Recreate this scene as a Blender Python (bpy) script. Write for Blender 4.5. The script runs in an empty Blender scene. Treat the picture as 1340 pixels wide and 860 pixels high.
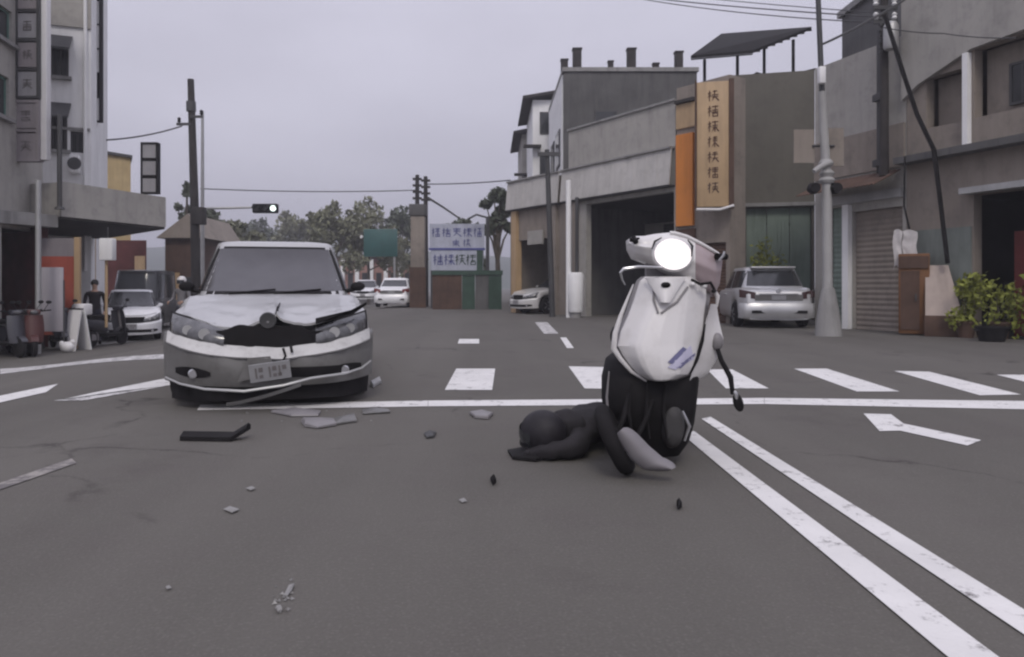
import bpy, bmesh, math, random
from mathutils import Vector, Matrix, noise
S = bpy.context.scene
C = S.collection
R = math.radians
rnd = random.Random(7)

# ------------------------------------------------------------ camera
EYE = 1.0                      # lens height above the road
F = 1000.0                     # focal length in photo pixels (photo 1340 wide)
VX, VY = 640.0, 375.0          # vanishing point of the street in the photo
cam_d = bpy.data.cameras.new('dash_camera')
cam = bpy.data.objects.new('dash_camera', cam_d)
C.objects.link(cam)
cam.location = (0, 0, EYE)
cam.rotation_euler = (R(90), 0, 0)
cam_d.sensor_width = 36.0
cam_d.lens = 36.0 * F / 1340.0
cam_d.shift_x = (670 - VX) / 1340.0
cam_d.shift_y = -(430 - VY) / 1340.0
cam_d.clip_start = 0.05
cam_d.clip_end = 4000
S.camera = cam

# ------------------------------------------------------------ world and sun (overcast)
SUN_EL, SUN_AZ = R(46), R(180)
W = bpy.data.worlds.new('World')
S.world = W
W.use_nodes = True
nt = W.node_tree
nt.nodes.clear()
wo = nt.nodes.new('ShaderNodeOutputWorld')
bg = nt.nodes.new('ShaderNodeBackground')
sk = nt.nodes.new('ShaderNodeTexSky')
sk.sky_type = 'NISHITA'
sk.sun_disc = False
sk.sun_elevation = SUN_EL
sk.sun_rotation = SUN_AZ
sk.air_density = 1.0
sk.dust_density = 6.0
hs = nt.nodes.new('ShaderNodeHueSaturation')
hs.inputs['Saturation'].default_value = 0.10
cl = nt.nodes.new('ShaderNodeMix')
cl.data_type = 'RGBA'
cl.inputs[0].default_value = 0.85
tcw = nt.nodes.new('ShaderNodeTexCoord')
mpw = nt.nodes.new('ShaderNodeMapping')
mpw.inputs['Scale'].default_value = (1.5, 1.5, 4.0)
nzw = nt.nodes.new('ShaderNodeTexNoise')
nzw.inputs['Scale'].default_value = 1.3
nzw.inputs['Detail'].default_value = 5
rpw = nt.nodes.new('ShaderNodeValToRGB')
rpw.color_ramp.elements[0].position = 0.3
rpw.color_ramp.elements[0].color = (4.85, 4.75, 5.75, 1)
rpw.color_ramp.elements[1].position = 0.72
rpw.color_ramp.elements[1].color = (6.3, 6.2, 7.4, 1)
L_ = nt.links.new
L_(tcw.outputs['Generated'], mpw.inputs[0])
L_(mpw.outputs[0], nzw.inputs['Vector'])
L_(nzw.outputs['Fac'], rpw.inputs[0])
L_(sk.outputs[0], hs.inputs['Color'])
L_(hs.outputs[0], cl.inputs[6])
# an overcast sky is brighter towards the zenith
sep = nt.nodes.new('ShaderNodeSeparateXYZ')
mrg = nt.nodes.new('ShaderNodeMapRange')
mrg.inputs['From Min'].default_value = 0.0
mrg.inputs['From Max'].default_value = 1.0
mrg.inputs['To Min'].default_value = 0.84
mrg.inputs['To Max'].default_value = 1.95
vsc = nt.nodes.new('ShaderNodeVectorMath')
vsc.operation = 'SCALE'
L_(tcw.outputs['Generated'], sep.inputs[0])
L_(sep.outputs['Z'], mrg.inputs['Value'])
L_(rpw.outputs[0], vsc.inputs[0])
L_(mrg.outputs[0], vsc.inputs['Scale'])
L_(vsc.outputs[0], cl.inputs[7])
L_(cl.outputs[2], bg.inputs['Color'])
bg.inputs['Strength'].default_value = 0.10
L_(bg.outputs[0], wo.inputs['Surface'])
sd = bpy.data.lights.new('sun', 'SUN')
sd.energy = 1.05
sd.angle = R(16)
sd.color = (1, 0.93, 0.84)
so = bpy.data.objects.new('sun', sd)
C.objects.link(so)
so.rotation_euler = (R(90) - SUN_EL, 0, math.pi - SUN_AZ)
S.view_settings.view_transform = 'Standard'
S.view_settings.look = 'None'
S.view_settings.gamma = 1
S.view_settings.use_curve_mapping = False
S.view_settings.exposure = 0.1
S.cycles.filter_width = 2.3
S.cycles.use_denoising = True
S.cycles.max_bounces = 6

# ------------------------------------------------------------ helpers
def gz(x):                                   # the road falls towards the left kerb
    t = min(1, max(0, (-x - 4) / 6))
    return -0.55 * t * t * (3 - 2 * t)

def P(px, py, Y):
    return Vector(((px - VX) / F * Y, Y, EYE + (VY - py) / F * Y))

def X_(px, Y):
    return (px - VX) / F * Y

def G(px, py):                               # where the photo's pixel meets the road
    z = 0.0
    for _ in range(40):
        Y = (EYE - z) * F / (py - VY)
        x = (px - VX) / F * Y
        z = 0.5 * z + 0.5 * gz(x)
    return Vector((x, Y, gz(x)))

MATS = {}
def mat(name, col, rough=0.7, metal=0.0, var=0.25, scale=2.0, bump=0.0, bscale=30.0, streak=0.0, coat=0.0,
        spec=0.5, dirt=None, dirt_amt=0.0, emit=0.0, fine=0.0):
    if name in MATS:
        return MATS[name]
    m = bpy.data.materials.new(name)
    m.use_nodes = True
    n = m.node_tree
    b = n.nodes['Principled BSDF']
    b.inputs['Roughness'].default_value = rough
    b.inputs['Metallic'].default_value = metal
    b.inputs['Specular IOR Level'].default_value = spec
    if coat:
        b.inputs['Coat Weight'].default_value = coat
        b.inputs['Coat Roughness'].default_value = 0.12
    tc = n.nodes.new('ShaderNodeTexCoord')
    nz = n.nodes.new('ShaderNodeTexNoise')
    nz.inputs['Scale'].default_value = scale
    nz.inputs['Detail'].default_value = 6
    nz.inputs['Roughness'].default_value = 0.6
    n.links.new(tc.outputs['Object'], nz.inputs['Vector'])
    rp = n.nodes.new('ShaderNodeValToRGB')
    rp.color_ramp.elements[0].position = 0.3
    rp.color_ramp.elements[1].position = 0.7
    c = Vector(col)
    rp.color_ramp.elements[0].color = (*(c * (1 - var)), 1)
    rp.color_ramp.elements[1].color = (*(c * (1 + var)), 1)
    n.links.new(nz.outputs['Fac'], rp.inputs[0])
    out = rp.outputs[0]
    def mixin(fac, colour, amt):
        mx = n.nodes.new('ShaderNodeMix')
        mx.data_type = 'RGBA'
        ml = n.nodes.new('ShaderNodeMath')
        ml.operation = 'MULTIPLY'
        ml.inputs[1].default_value = amt
        n.links.new(fac, ml.inputs[0])
        n.links.new(ml.outputs[0], mx.inputs[0])
        n.links.new(out_[0], mx.inputs[6])
        mx.inputs[7].default_value = (*colour, 1)
        out_[0] = mx.outputs[2]
    out_ = [out]
    if streak:
        mp = n.nodes.new('ShaderNodeMapping')
        mp.inputs['Scale'].default_value = (2.4, 2.4, 0.22)
        n2 = n.nodes.new('ShaderNodeTexNoise')
        n2.inputs['Scale'].default_value = 2.0
        n2.inputs['Detail'].default_value = 8
        n2.inputs['Roughness'].default_value = 0.7
        r2 = n.nodes.new('ShaderNodeValToRGB')
        r2.color_ramp.elements[0].position = 0.48
        r2.color_ramp.elements[1].position = 0.72
        n.links.new(tc.outputs['Object'], mp.inputs[0])
        n.links.new(mp.outputs[0], n2.inputs['Vector'])
        n.links.new(n2.outputs['Fac'], r2.inputs[0])
        mixin(r2.outputs[0], tuple(c * 0.3), streak)
    if dirt:
        n3 = n.nodes.new('ShaderNodeTexNoise')
        n3.inputs['Scale'].default_value = scale * 3.1
        n3.inputs['Detail'].default_value = 8
        n3.inputs['Roughness'].default_value = 0.75
        r3 = n.nodes.new('ShaderNodeValToRGB')
        r3.color_ramp.elements[0].position = 0.5
        r3.color_ramp.elements[1].position = 0.66
        n.links.new(tc.outputs['Object'], n3.inputs['Vector'])
        n.links.new(n3.outputs['Fac'], r3.inputs[0])
        mixin(r3.outputs[0], dirt, dirt_amt)
    if fine:
        n4 = n.nodes.new('ShaderNodeTexNoise')
        n4.inputs['Scale'].default_value = 90
        n4.inputs['Detail'].default_value = 3
        n.links.new(tc.outputs['Object'], n4.inputs['Vector'])
        r4 = n.nodes.new('ShaderNodeValToRGB')
        r4.color_ramp.elements[0].position = 0.45
        r4.color_ramp.elements[1].position = 0.75
        n.links.new(n4.outputs['Fac'], r4.inputs[0])
        mixin(r4.outputs[0], tuple(c * 1.8), fine)
    n.links.new(out_[0], b.inputs['Base Color'])
    if bump:
        nb = n.nodes.new('ShaderNodeTexNoise')
        nb.inputs['Scale'].default_value = bscale
        nb.inputs['Detail'].default_value = 5
        bp = n.nodes.new('ShaderNodeBump')
        bp.inputs['Strength'].default_value = bump
        bp.inputs['Distance'].default_value = 0.02
        n.links.new(tc.outputs['Object'], nb.inputs['Vector'])
        n.links.new(nb.outputs['Fac'], bp.inputs['Height'])
        n.links.new(bp.outputs[0], b.inputs['Normal'])
    if emit:
        b.inputs['Emission Color'].default_value = (*col, 1)
        b.inputs['Emission Strength'].default_value = emit
    MATS[name] = m
    return m

class MB:
    """collects geometry, then links it as one mesh object"""
    def __init__(s):
        s.v = []
        s.f = []
    def add(s, vs, fs):
        o = len(s.v)
        s.v += [Vector(v) for v in vs]
        s.f += [tuple(i + o for i in f) for f in fs]
        return s
    def box(s, x0, x1, y0, y1, z0, z1, M=None):
        vs = [Vector((x, y, z)) for z in (z0, z1) for y in (y0, y1) for x in (x0, x1)]
        if M is not None:
            vs = [M @ v for v in vs]
        return s.add(vs, [(0, 2, 3, 1), (4, 5, 7, 6), (0, 1, 5, 4), (2, 6, 7, 3), (0, 4, 6, 2), (1, 3, 7, 5)])
    def rbox(s, x0, x1, y0, y1, z0, z1, r=0.02, M=None):
        """box with chamfered edges"""
        b = bmesh.new()
        bmesh.ops.create_cube(b, size=1)
        for v in b.verts:
            v.co = Vector(((x0 + x1) / 2 + v.co.x * (x1 - x0), (y0 + y1) / 2 + v.co.y * (y1 - y0), (z0 + z1) / 2 + v.co.z * (z1 - z0)))
        bmesh.ops.bevel(b, geom=b.edges[:], offset=r, segments=2, affect='EDGES', profile=0.5)
        b.verts.index_update()
        vs = [v.co.copy() for v in b.verts]
        if M is not None:
            vs = [M @ v for v in vs]
        s.add(vs, [tuple(v.index for v in f.verts) for f in b.faces])
        b.free()
        return s
    def tube(s, pts, r, n=8, cap=True):
        pts = [Vector(p) for p in pts]
        rs = r if isinstance(r, (list, tuple)) else [r] * len(pts)
        rings = []
        up = None
        for i, p in enumerate(pts):
            d = (pts[min(i + 1, len(pts) - 1)] - pts[max(i - 1, 0)]).normalized()
            if up is None:
                up = Vector((0, 0, 1)) if abs(d.z) < 0.9 else Vector((1, 0, 0))
            a = d.cross(up).normalized()
            b = a.cross(d).normalized()
            up = b
            rings.append([p + (a * math.cos(2 * math.pi * k / n) + b * math.sin(2 * math.pi * k / n)) * rs[i] for k in range(n)])
        vs = [v for q in rings for v in q]
        fs = []
        for i in range(len(pts) - 1):
            for k in range(n):
                k2 = (k + 1) % n
                fs.append((i * n + k, i * n + k2, (i + 1) * n + k2, (i + 1) * n + k))
        if cap:
            fs.append(tuple(reversed(range(n))))
            fs.append(tuple((len(pts) - 1) * n + k for k in range(n)))
        return s.add(vs, fs)
    def lathe(s, prof, c=(0, 0, 0), axis='z', n=24, M=None):
        """prof: list of (radius, along)"""
        c = Vector(c)
        vs = []
        for r, h in prof:
            for k in range(n):
                a = 2 * math.pi * k / n
                q = (r * math.cos(a), r * math.sin(a), h)
                if axis == 'x':
                    q = (q[2], q[0], q[1])
                elif axis == 'y':
                    q = (q[0], q[2], q[1])
                q = Vector(q)
                if M is not None:
                    q = M @ q
                vs.append(c + q)
        fs = []
        for i in range(len(prof) - 1):
            for k in range(n):
                k2 = (k + 1) % n
                fs.append((i * n + k, i * n + k2, (i + 1) * n + k2, (i + 1) * n + k))
        fs.append(tuple(range(n)))
        fs.append(tuple((len(prof) - 1) * n + k for k in range(n)))
        return s.add(vs, fs)
    def patch(s, fn, nu, nv, thick=None):
        """grid surface from fn(u, v), 0..1; thick = offset vector of its back"""
        vs = [Vector(fn(i / nu, j / nv)) for j in range(nv + 1) for i in range(nu + 1)]
        w = nu + 1
        fs = [(j * w + i, j * w + i + 1, (j + 1) * w + i + 1, (j + 1) * w + i) for j in range(nv) for i in range(nu)]
        if thick is not None:
            t = Vector(thick)
            k = len(vs)
            vs += [v + t for v in vs]
            fs += [tuple(reversed([i + k for i in f])) for f in fs[:nu * nv]]
            edge = [i for i in range(w)] + [j * w + nu for j in range(1, nv + 1)] + \
                   [nv * w + i for i in range(nu - 1, -1, -1)] + [j * w for j in range(nv - 1, 0, -1)]
            for a, b in zip(edge, edge[1:] + edge[:1]):
                fs.append((b, a, a + k, b + k))
        return s.add(vs, fs)
    def loft(s, rings, cap=True):
        n = len(rings[0])
        vs = [v for q in rings for v in q]
        fs = []
        for i in range(len(rings) - 1):
            for k in range(n):
                k2 = (k + 1) % n
                fs.append((i * n + k, i * n + k2, (i + 1) * n + k2, (i + 1) * n + k))
        if cap:
            fs.append(tuple(reversed(range(n))))
            fs.append(tuple((len(rings) - 1) * n + k for k in range(n)))
        return s.add(vs, fs)
    def prism(s, poly, ext):
        """extrude a polygon (3D points) by a vector"""
        n = len(poly)
        e = Vector(ext)
        vs = [Vector(p) for p in poly] + [Vector(p) + e for p in poly]
        fs = [tuple(range(n)), tuple(reversed(range(n, 2 * n)))] + [(i, i + n, (i + 1) % n + n, (i + 1) % n) for i in range(n)]
        return s.add(vs, fs)
    def ell(s, c, r, n=16, m=10, M=None):
        c = Vector(c)
        vs = []
        fs = []
        for j in range(1, m):
            t = math.pi * j / m
            for i in range(n):
                a = 2 * math.pi * i / n
                q = Vector((r[0] * math.sin(t) * math.cos(a), r[1] * math.sin(t) * math.sin(a), r[2] * math.cos(t)))
                vs.append(c + (M @ q if M is not None else q))
        for j in range(m - 2):
            for i in range(n):
                i2 = (i + 1) % n
                fs.append((j * n + i, j * n + i2, (j + 1) * n + i2, (j + 1) * n + i))
        fs.append(tuple(range(n)))
        fs.append(tuple((m - 2) * n + i for i in range(n)))
        return s.add(vs, fs)
    def build(s, name, m, parent=None, smooth=40, label=None, kind=None):
        me = bpy.data.meshes.new(name)
        me.from_pydata([tuple(v) for v in s.v], [], s.f)
        b = bmesh.new()
        b.from_mesh(me)
        bmesh.ops.recalc_face_normals(b, faces=b.faces)
        if smooth:
            lim = R(smooth)
            for f in b.faces:
                f.smooth = True
            for e in b.edges:
                if len(e.link_faces) == 2 and e.calc_face_angle(0) > lim:
                    e.smooth = False
        b.to_mesh(me)
        b.free()
        for mm in (m if isinstance(m, (list, tuple)) else [m]):
            me.materials.append(mm)
        o = bpy.data.objects.new(name, me)
        C.objects.link(o)
        if parent is not None:
            o.parent = parent
        if label:
            o['label'] = label
        if kind:
            o['kind'] = kind
        return o

def tag(o, label, cat, group=None):
    o['label'] = label
    o['category'] = cat
    if group:
        o['group'] = group
    return o

def thing(name, label, cat, loc=(0, 0, 0), rz=0.0, group=None, rot=None):
    o = bpy.data.objects.new(name, None)
    C.objects.link(o)
    o.empty_display_size = 0.3
    o.location = loc
    o.rotation_euler = rot if rot else (0, 0, rz)
    return tag(o, label, cat, group)

def struct(o):
    o['kind'] = 'structure'
    return o

def copy_tree(o, parent=None):
    c = o.copy()
    C.objects.link(c)
    if parent:
        c.parent = parent
    for ch in list(o.children):
        copy_tree(ch, c)
    return c

def sm(t):
    t = min(1, max(0, t))
    return t * t * (3 - 2 * t)

def lerp(a, b, t):
    return a + (b - a) * t

def interp(tab, x):
    if x <= tab[0][0]:
        return tab[0][1]
    for (a, va), (b, vb) in zip(tab, tab[1:]):
        if x <= b:
            return lerp(va, vb, (x - a) / (b - a))
    return tab[-1][1]

# ------------------------------------------------------------ materials
asphalt = mat('asphalt', (0.102, 0.096, 0.087), 0.9, var=0.13, scale=0.28, bump=0.3, bscale=60, fine=0.28, spec=0.25, dirt=(0.092, 0.082, 0.078), dirt_amt=0.65)
def asphalt_extra(m):
    """crack lines, wheel-track wear and old stains in the road surface"""
    n = m.node_tree
    b = n.nodes['Principled BSDF']
    tc = n.nodes['Texture Coordinate']
    def layer(fac, colour, amt):
        src = b.inputs['Base Color'].links[0].from_socket
        mx = n.nodes.new('ShaderNodeMix')
        mx.data_type = 'RGBA'
        ml = n.nodes.new('ShaderNodeMath')
        ml.operation = 'MULTIPLY'
        ml.inputs[1].default_value = amt
        n.links.new(fac, ml.inputs[0])
        n.links.new(ml.outputs[0], mx.inputs[0])
        n.links.new(src, mx.inputs[6])
        mx.inputs[7].default_value = (*colour, 1)
        n.links.new(mx.outputs[2], b.inputs['Base Color'])
    def ramp(src, a, c, inv=False):
        r = n.nodes.new('ShaderNodeValToRGB')
        r.color_ramp.elements[0].position = a
        r.color_ramp.elements[1].position = c
        if inv:
            r.color_ramp.elements[0].color = (1, 1, 1, 1)
            r.color_ramp.elements[1].color = (0, 0, 0, 1)
        n.links.new(src, r.inputs[0])
        return r.outputs[0]
    def tex(kind, scale, vec, **kw):
        t = n.nodes.new(kind)
        t.inputs['Scale'].default_value = scale
        for k, v in kw.items():
            if k == 'feature':
                t.feature = v
            else:
                t.inputs[k].default_value = v
        n.links.new(vec, t.inputs['Vector'])
        return t
    # wheel tracks along the street
    mp = n.nodes.new('ShaderNodeMapping')
    mp.inputs['Scale'].default_value = (0.9, 0.035, 1)
    n.links.new(tc.outputs['Object'], mp.inputs[0])
    t1 = tex('ShaderNodeTexNoise', 1.0, mp.outputs[0], Detail=4)
    layer(ramp(t1.outputs['Fac'], 0.42, 0.68), (0.140, 0.132, 0.120), 0.55)
    # old stains
    t2 = tex('ShaderNodeTexNoise', 0.55, tc.outputs['Object'], Detail=7, Roughness=0.7)
    layer(ramp(t2.outputs['Fac'], 0.56, 0.70), (0.07, 0.062, 0.06), 0.55)
    # cracks
    nd_ = tex('ShaderNodeTexNoise', 1.3, tc.outputs['Object'], Detail=6)
    ad = n.nodes.new('ShaderNodeMix')
    ad.data_type = 'RGBA'
    ad.blend_type = 'ADD'
    ad.inputs[0].default_value = 0.9
    n.links.new(tc.outputs['Object'], ad.inputs[6])
    n.links.new(nd_.outputs['Color'], ad.inputs[7])
    vo = tex('ShaderNodeTexVoronoi', 0.33, ad.outputs[2], feature='DISTANCE_TO_EDGE')
    cr_ = ramp(vo.outputs['Distance'], 0.002, 0.009, True)
    gate = ramp(t2.outputs['Fac'], 0.50, 0.60)
    mu = n.nodes.new('ShaderNodeMath')
    mu.operation = 'MULTIPLY'
    n.links.new(cr_, mu.inputs[0])
    n.links.new(gate, mu.inputs[1])
    layer(mu.outputs[0], (0.045, 0.04, 0.038), 0.8)
    # coarse stone
    t4 = tex('ShaderNodeTexVoronoi', 55, tc.outputs['Object'])
    layer(ramp(t4.outputs['Distance'], 0.05, 0.35, True), (0.19, 0.18, 0.165), 0.35)
asphalt_extra(asphalt)
concrete = mat('concrete', (0.26, 0.255, 0.25), 0.9, var=0.18, scale=1.2, bump=0.2, streak=0.5)
grey_wall = mat('grey_plaster', (0.36, 0.345, 0.32), 0.9, var=0.10, scale=0.8, bump=0.1, streak=0.28, dirt=(0.2, 0.195, 0.185), dirt_amt=0.5)
pale_wall = mat('pale_plaster', (0.78, 0.78, 0.78), 0.9, var=0.08, scale=0.9, bump=0.1, streak=0.22)
dark_wall = mat('dark_weathered_plaster', (0.105, 0.103, 0.102), 0.95, var=0.25, scale=0.9, bump=0.15, streak=0.5)
brown_wall = mat('brown_grey_plaster', (0.245, 0.212, 0.182), 0.9, var=0.12, scale=0.7, bump=0.1, streak=0.3, dirt=(0.13, 0.115, 0.105), dirt_amt=0.5)
olive = mat('olive_sheet_metal', (0.118, 0.110, 0.092), 0.8, var=0.12, scale=0.7, streak=0.12, dirt=(0.08, 0.074, 0.062), dirt_amt=0.5)
green_metal = mat('faded_green_metal', (0.19, 0.24, 0.205), 0.7, var=0.2, scale=0.8, streak=0.45)
orange = mat('orange_paint', (0.62, 0.22, 0.04), 0.6, var=0.12, scale=1.0, streak=0.3)
beige = mat('beige_sign_face', (0.43, 0.30, 0.17), 0.6, var=0.12, scale=1.0, streak=0.35)
ink = mat('dark_ink', (0.075, 0.03, 0.015), 0.7, var=0.1)
black = mat('black_plastic', (0.014, 0.013, 0.014), 0.75, var=0.3, scale=5, spec=0.15)
ink_faded = mat('faded_ink', (0.17, 0.155, 0.155), 0.7, var=0.1)
lamp_grey = mat('weathered_pole_paint', (0.33, 0.325, 0.32), 0.7, var=0.12, scale=2, streak=0.35)
dark = mat('interior_shade', (0.03, 0.027, 0.027), 0.9, var=0.3, scale=1)  # shade inside the openings, put into a near-black colour
rubber = mat('tyre_rubber', (0.014, 0.013, 0.014), 0.9, var=0.2, scale=10, spec=0.2)
steel = mat('galvanised_steel', (0.40, 0.40, 0.40), 0.5, 0.5, var=0.15, scale=2, streak=0.3)
dsteel = mat('dark_painted_steel', (0.06, 0.06, 0.062), 0.6, 0.2, var=0.2, scale=2)
wood_dark = mat('tarred_timber', (0.035, 0.031, 0.03), 0.9, var=0.3, scale=3, streak=0.3)
awn = mat('grey_canvas', (0.47, 0.455, 0.435), 0.85, var=0.10, scale=0.8, streak=0.3, dirt=(0.27, 0.26, 0.245), dirt_amt=0.4)
rust = mat('rusty_brown', (0.085, 0.05, 0.036), 0.9, var=0.3, scale=2, streak=0.4)
glass = mat('dark_window_glass', (0.03, 0.032, 0.035), 0.12, var=0.2, spec=0.6)
white_paint = mat('white_paint', (0.72, 0.71, 0.71), 0.6, var=0.06, scale=1.5, streak=0.15)
chrome = mat('brushed_metal', (0.55, 0.55, 0.56), 0.3, 0.9, var=0.1, scale=4)

# road paint: worn white over asphalt
def paint_mat(name, wear, col=(0.60, 0.59, 0.585)):
    m = mat(name, col, 0.8, var=0.08, scale=2.0, bump=0.15, bscale=50)
    n = m.node_tree
    b = n.nodes['Principled BSDF']
    src = b.inputs['Base Color'].links[0].from_socket
    tc = n.nodes['Texture Coordinate']
    z1 = n.nodes.new('ShaderNodeTexNoise')
    z1.inputs['Scale'].default_value = 7
    z1.inputs['Detail'].default_value = 12
    z1.inputs['Roughness'].default_value = 0.8
    r1 = n.nodes.new('ShaderNodeValToRGB')
    r1.color_ramp.elements[0].position = 0.66 - wear * 0.3
    r1.color_ramp.elements[1].position = 0.76 - wear * 0.3
    mx = n.nodes.new('ShaderNodeMix')
    mx.data_type = 'RGBA'
    n.links.new(tc.outputs['Object'], z1.inputs['Vector'])
    n.links.new(z1.outputs['Fac'], r1.inputs[0])
    n.links.new(r1.outputs[0], mx.inputs[0])
    n.links.new(src, mx.inputs[6])
    mx.inputs[7].default_value = (0.13, 0.12, 0.12, 1)
    n.links.new(mx.outputs[2], b.inputs['Base Color'])
    return m
paint = paint_mat('road_paint', 0.37, (0.66, 0.65, 0.64))
paint_worn = paint_mat('worn_road_paint', 0.62)
paint_faint = paint_mat('faint_road_paint', 0.75, (0.30, 0.28, 0.26))

# ------------------------------------------------------------ ground
xs = [-700, -60] + [-10 + 0.25 * i for i in range(25)] + [0, 20, 60, 700]
ys = [-40, 0, 5, 10, 20, 40, 100, 700]
g = MB()
g.v = [Vector((x, y, gz(x))) for y in ys for x in xs]
nx = len(xs)
g.f = [(j * nx + i, j * nx + i + 1, (j + 1) * nx + i + 1, (j + 1) * nx + i) for j in range(len(ys) - 1) for i in range(nx - 1)]
road = struct(g.build('road', asphalt, smooth=60))

def marking(name, poly4, m=None, lift=0.005, n=16):
    """a painted quad whose four corners are photo pixels (a-b one end, d-c the other)"""
    a, b, c, d = [G(*p) for p in poly4]
    k = MB()
    def fn(u, v):
        p = a.lerp(d, u).lerp(b.lerp(c, u), v)
        return (p.x, p.y, gz(p.x) + lift)
    k.patch(fn, n, 1)
    return k.build(name, m or paint, road, smooth=60)

marking('stop_line', [(262, 530.5), (258, 537.5), (560, 532.5), (560, 525)])
marking('stop_line', [(560.5, 525), (560.5, 532.5), (1000, 529.5), (1000, 521.5)])
marking('stop_line', [(1000.5, 521.5), (1000.5, 529.5), (1420, 538), (1420, 526.5)])
# two solid lines between the traffic directions
marking('centre_line', [(918, 549), (930, 546.5), (1345, 803), (1345, 836)], lift=0.006, n=40)
marking('centre_line', [(892, 569), (908, 565), (1312, 866), (1245, 866)], lift=0.006, n=40)
# crosswalk bars
marking('crosswalk_bar', [(597, 483), (582, 511), (644, 511), (648, 483)])
marking('crosswalk_bar', [(744, 480), (765, 509), (830, 510), (797, 481)])
marking('crosswalk_bar', [(925, 484), (950, 509), (1006, 509), (958, 484)])
marking('crosswalk_bar', [(1039, 483), (1121, 513), (1177, 513), (1082, 483)])
marking('crosswalk_bar', [(1170, 486), (1282, 518), (1336, 517), (1216, 487)])
marking('crosswalk_bar', [(1304, 491), (1420, 520), (1440, 514), (1350, 491)])
marking('crosswalk_bar', [(160, 512), (70, 525), (108, 525), (222, 505)], paint_worn)
marking('crosswalk_bar', [(215, 496), (120, 515), (75, 525), (228, 504)], paint)
marking('crosswalk_bar', [(-60, 531), (-60, 541), (60, 514), (76, 503)])
marking('edge_line', [(0, 483), (0, 490), (222, 470), (222, 464)], paint_worn)
# lane dashes and arrow
marking('lane_dash', [(700, 422), (712, 437), (731, 437), (716, 422)], paint_worn)
marking('lane_dash', [(733, 442), (742, 456), (751, 456), (741, 442)])
marking('lane_dash', [(601, 444), (599, 450), (627, 450), (627, 444)], paint)
arrow = [G(*p) for p in ((1130, 542), (1166, 543), (1182, 555), (1284, 577), (1266, 584), (1178, 564.5), (1151, 565))]
k = MB()
k.add([(p.x, p.y, 0.005) for p in arrow], [(0, 1, 2), (0, 2, 5), (0, 5, 6), (2, 3, 4), (2, 4, 5)])
k.build('turn_arrow', paint, road)
marking('worn_mark', [(-20, 640), (-20, 649), (100, 607), (94, 601)], paint_faint)

# ------------------------------------------------------------ facades
class Frame:
    """a street front from A to B (photo pixel column, distance); local x along it, y back, z up"""
    def __init__(s, pa, Ya, pb, Yb, base=0.0):
        s.A = Vector((X_(pa, Ya), Ya, base))
        B = Vector((X_(pb, Yb), Yb, base))
        s.L = (B - s.A).length
        s.d = (B - s.A).normalized()
        s.rz = math.atan2(s.d.y, s.d.x)
        s.base = base
    def u(s, px):
        k = (px - VX) / F
        # A + t d with x = k y
        return (k * s.A.y - s.A.x) / (s.d.x - k * s.d.y)
    def z(s, px, py, out=0.0):
        n = Vector((-s.d.y, s.d.x, 0))
        y = s.A.y + s.u(px) * s.d.y + out * n.y
        return EYE + (VY - py) / F * y - s.base
    def thing(s, name, label, cat, group=None, u=0.0):
        return thing(name, label, cat, s.A + s.d * u, s.rz, group)

def wall_mesh(u0, u1, z0, z1, holes, t=0.22):
    us = sorted({u0, u1} | {h[0] for h in holes} | {h[1] for h in holes})
    zs = sorted({z0, z1} | {h[2] for h in holes} | {h[3] for h in holes})
    us = [u for u in us if u0 <= u <= u1]
    zs = [z for z in zs if z0 <= z <= z1]
    def solid(i, j):
        if not (0 <= i < len(us) - 1 and 0 <= j < len(zs) - 1):
            return False
        cu, cz = (us[i] + us[i + 1]) / 2, (zs[j] + zs[j + 1]) / 2
        return not any(h[0] < cu < h[1] and h[2] < cz < h[3] for h in holes)
    k = MB()
    for i in range(len(us) - 1):
        for j in range(len(zs) - 1):
            if not solid(i, j):
                continue
            a, b, c, d = us[i], us[i + 1], zs[j], zs[j + 1]
            k.add([(a, 0, c), (b, 0, c), (b, 0, d), (a, 0, d)], [(0, 1, 2, 3)])
            k.add([(a, t, c), (b, t, c), (b, t, d), (a, t, d)], [(3, 2, 1, 0)])
            if not solid(i - 1, j): k.add([(a, 0, c), (a, t, c), (a, t, d), (a, 0, d)], [(3, 2, 1, 0)])
            if not solid(i + 1, j): k.add([(b, 0, c), (b, t, c), (b, t, d), (b, 0, d)], [(0, 1, 2, 3)])
            if not solid(i, j - 1): k.add([(a, 0, c), (b, 0, c), (b, t, c), (a, t, c)], [(3, 2, 1, 0)])
            if not solid(i, j + 1): k.add([(a, 0, d), (b, 0, d), (b, t, d), (a, t, d)], [(0, 1, 2, 3)])
    return k

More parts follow.
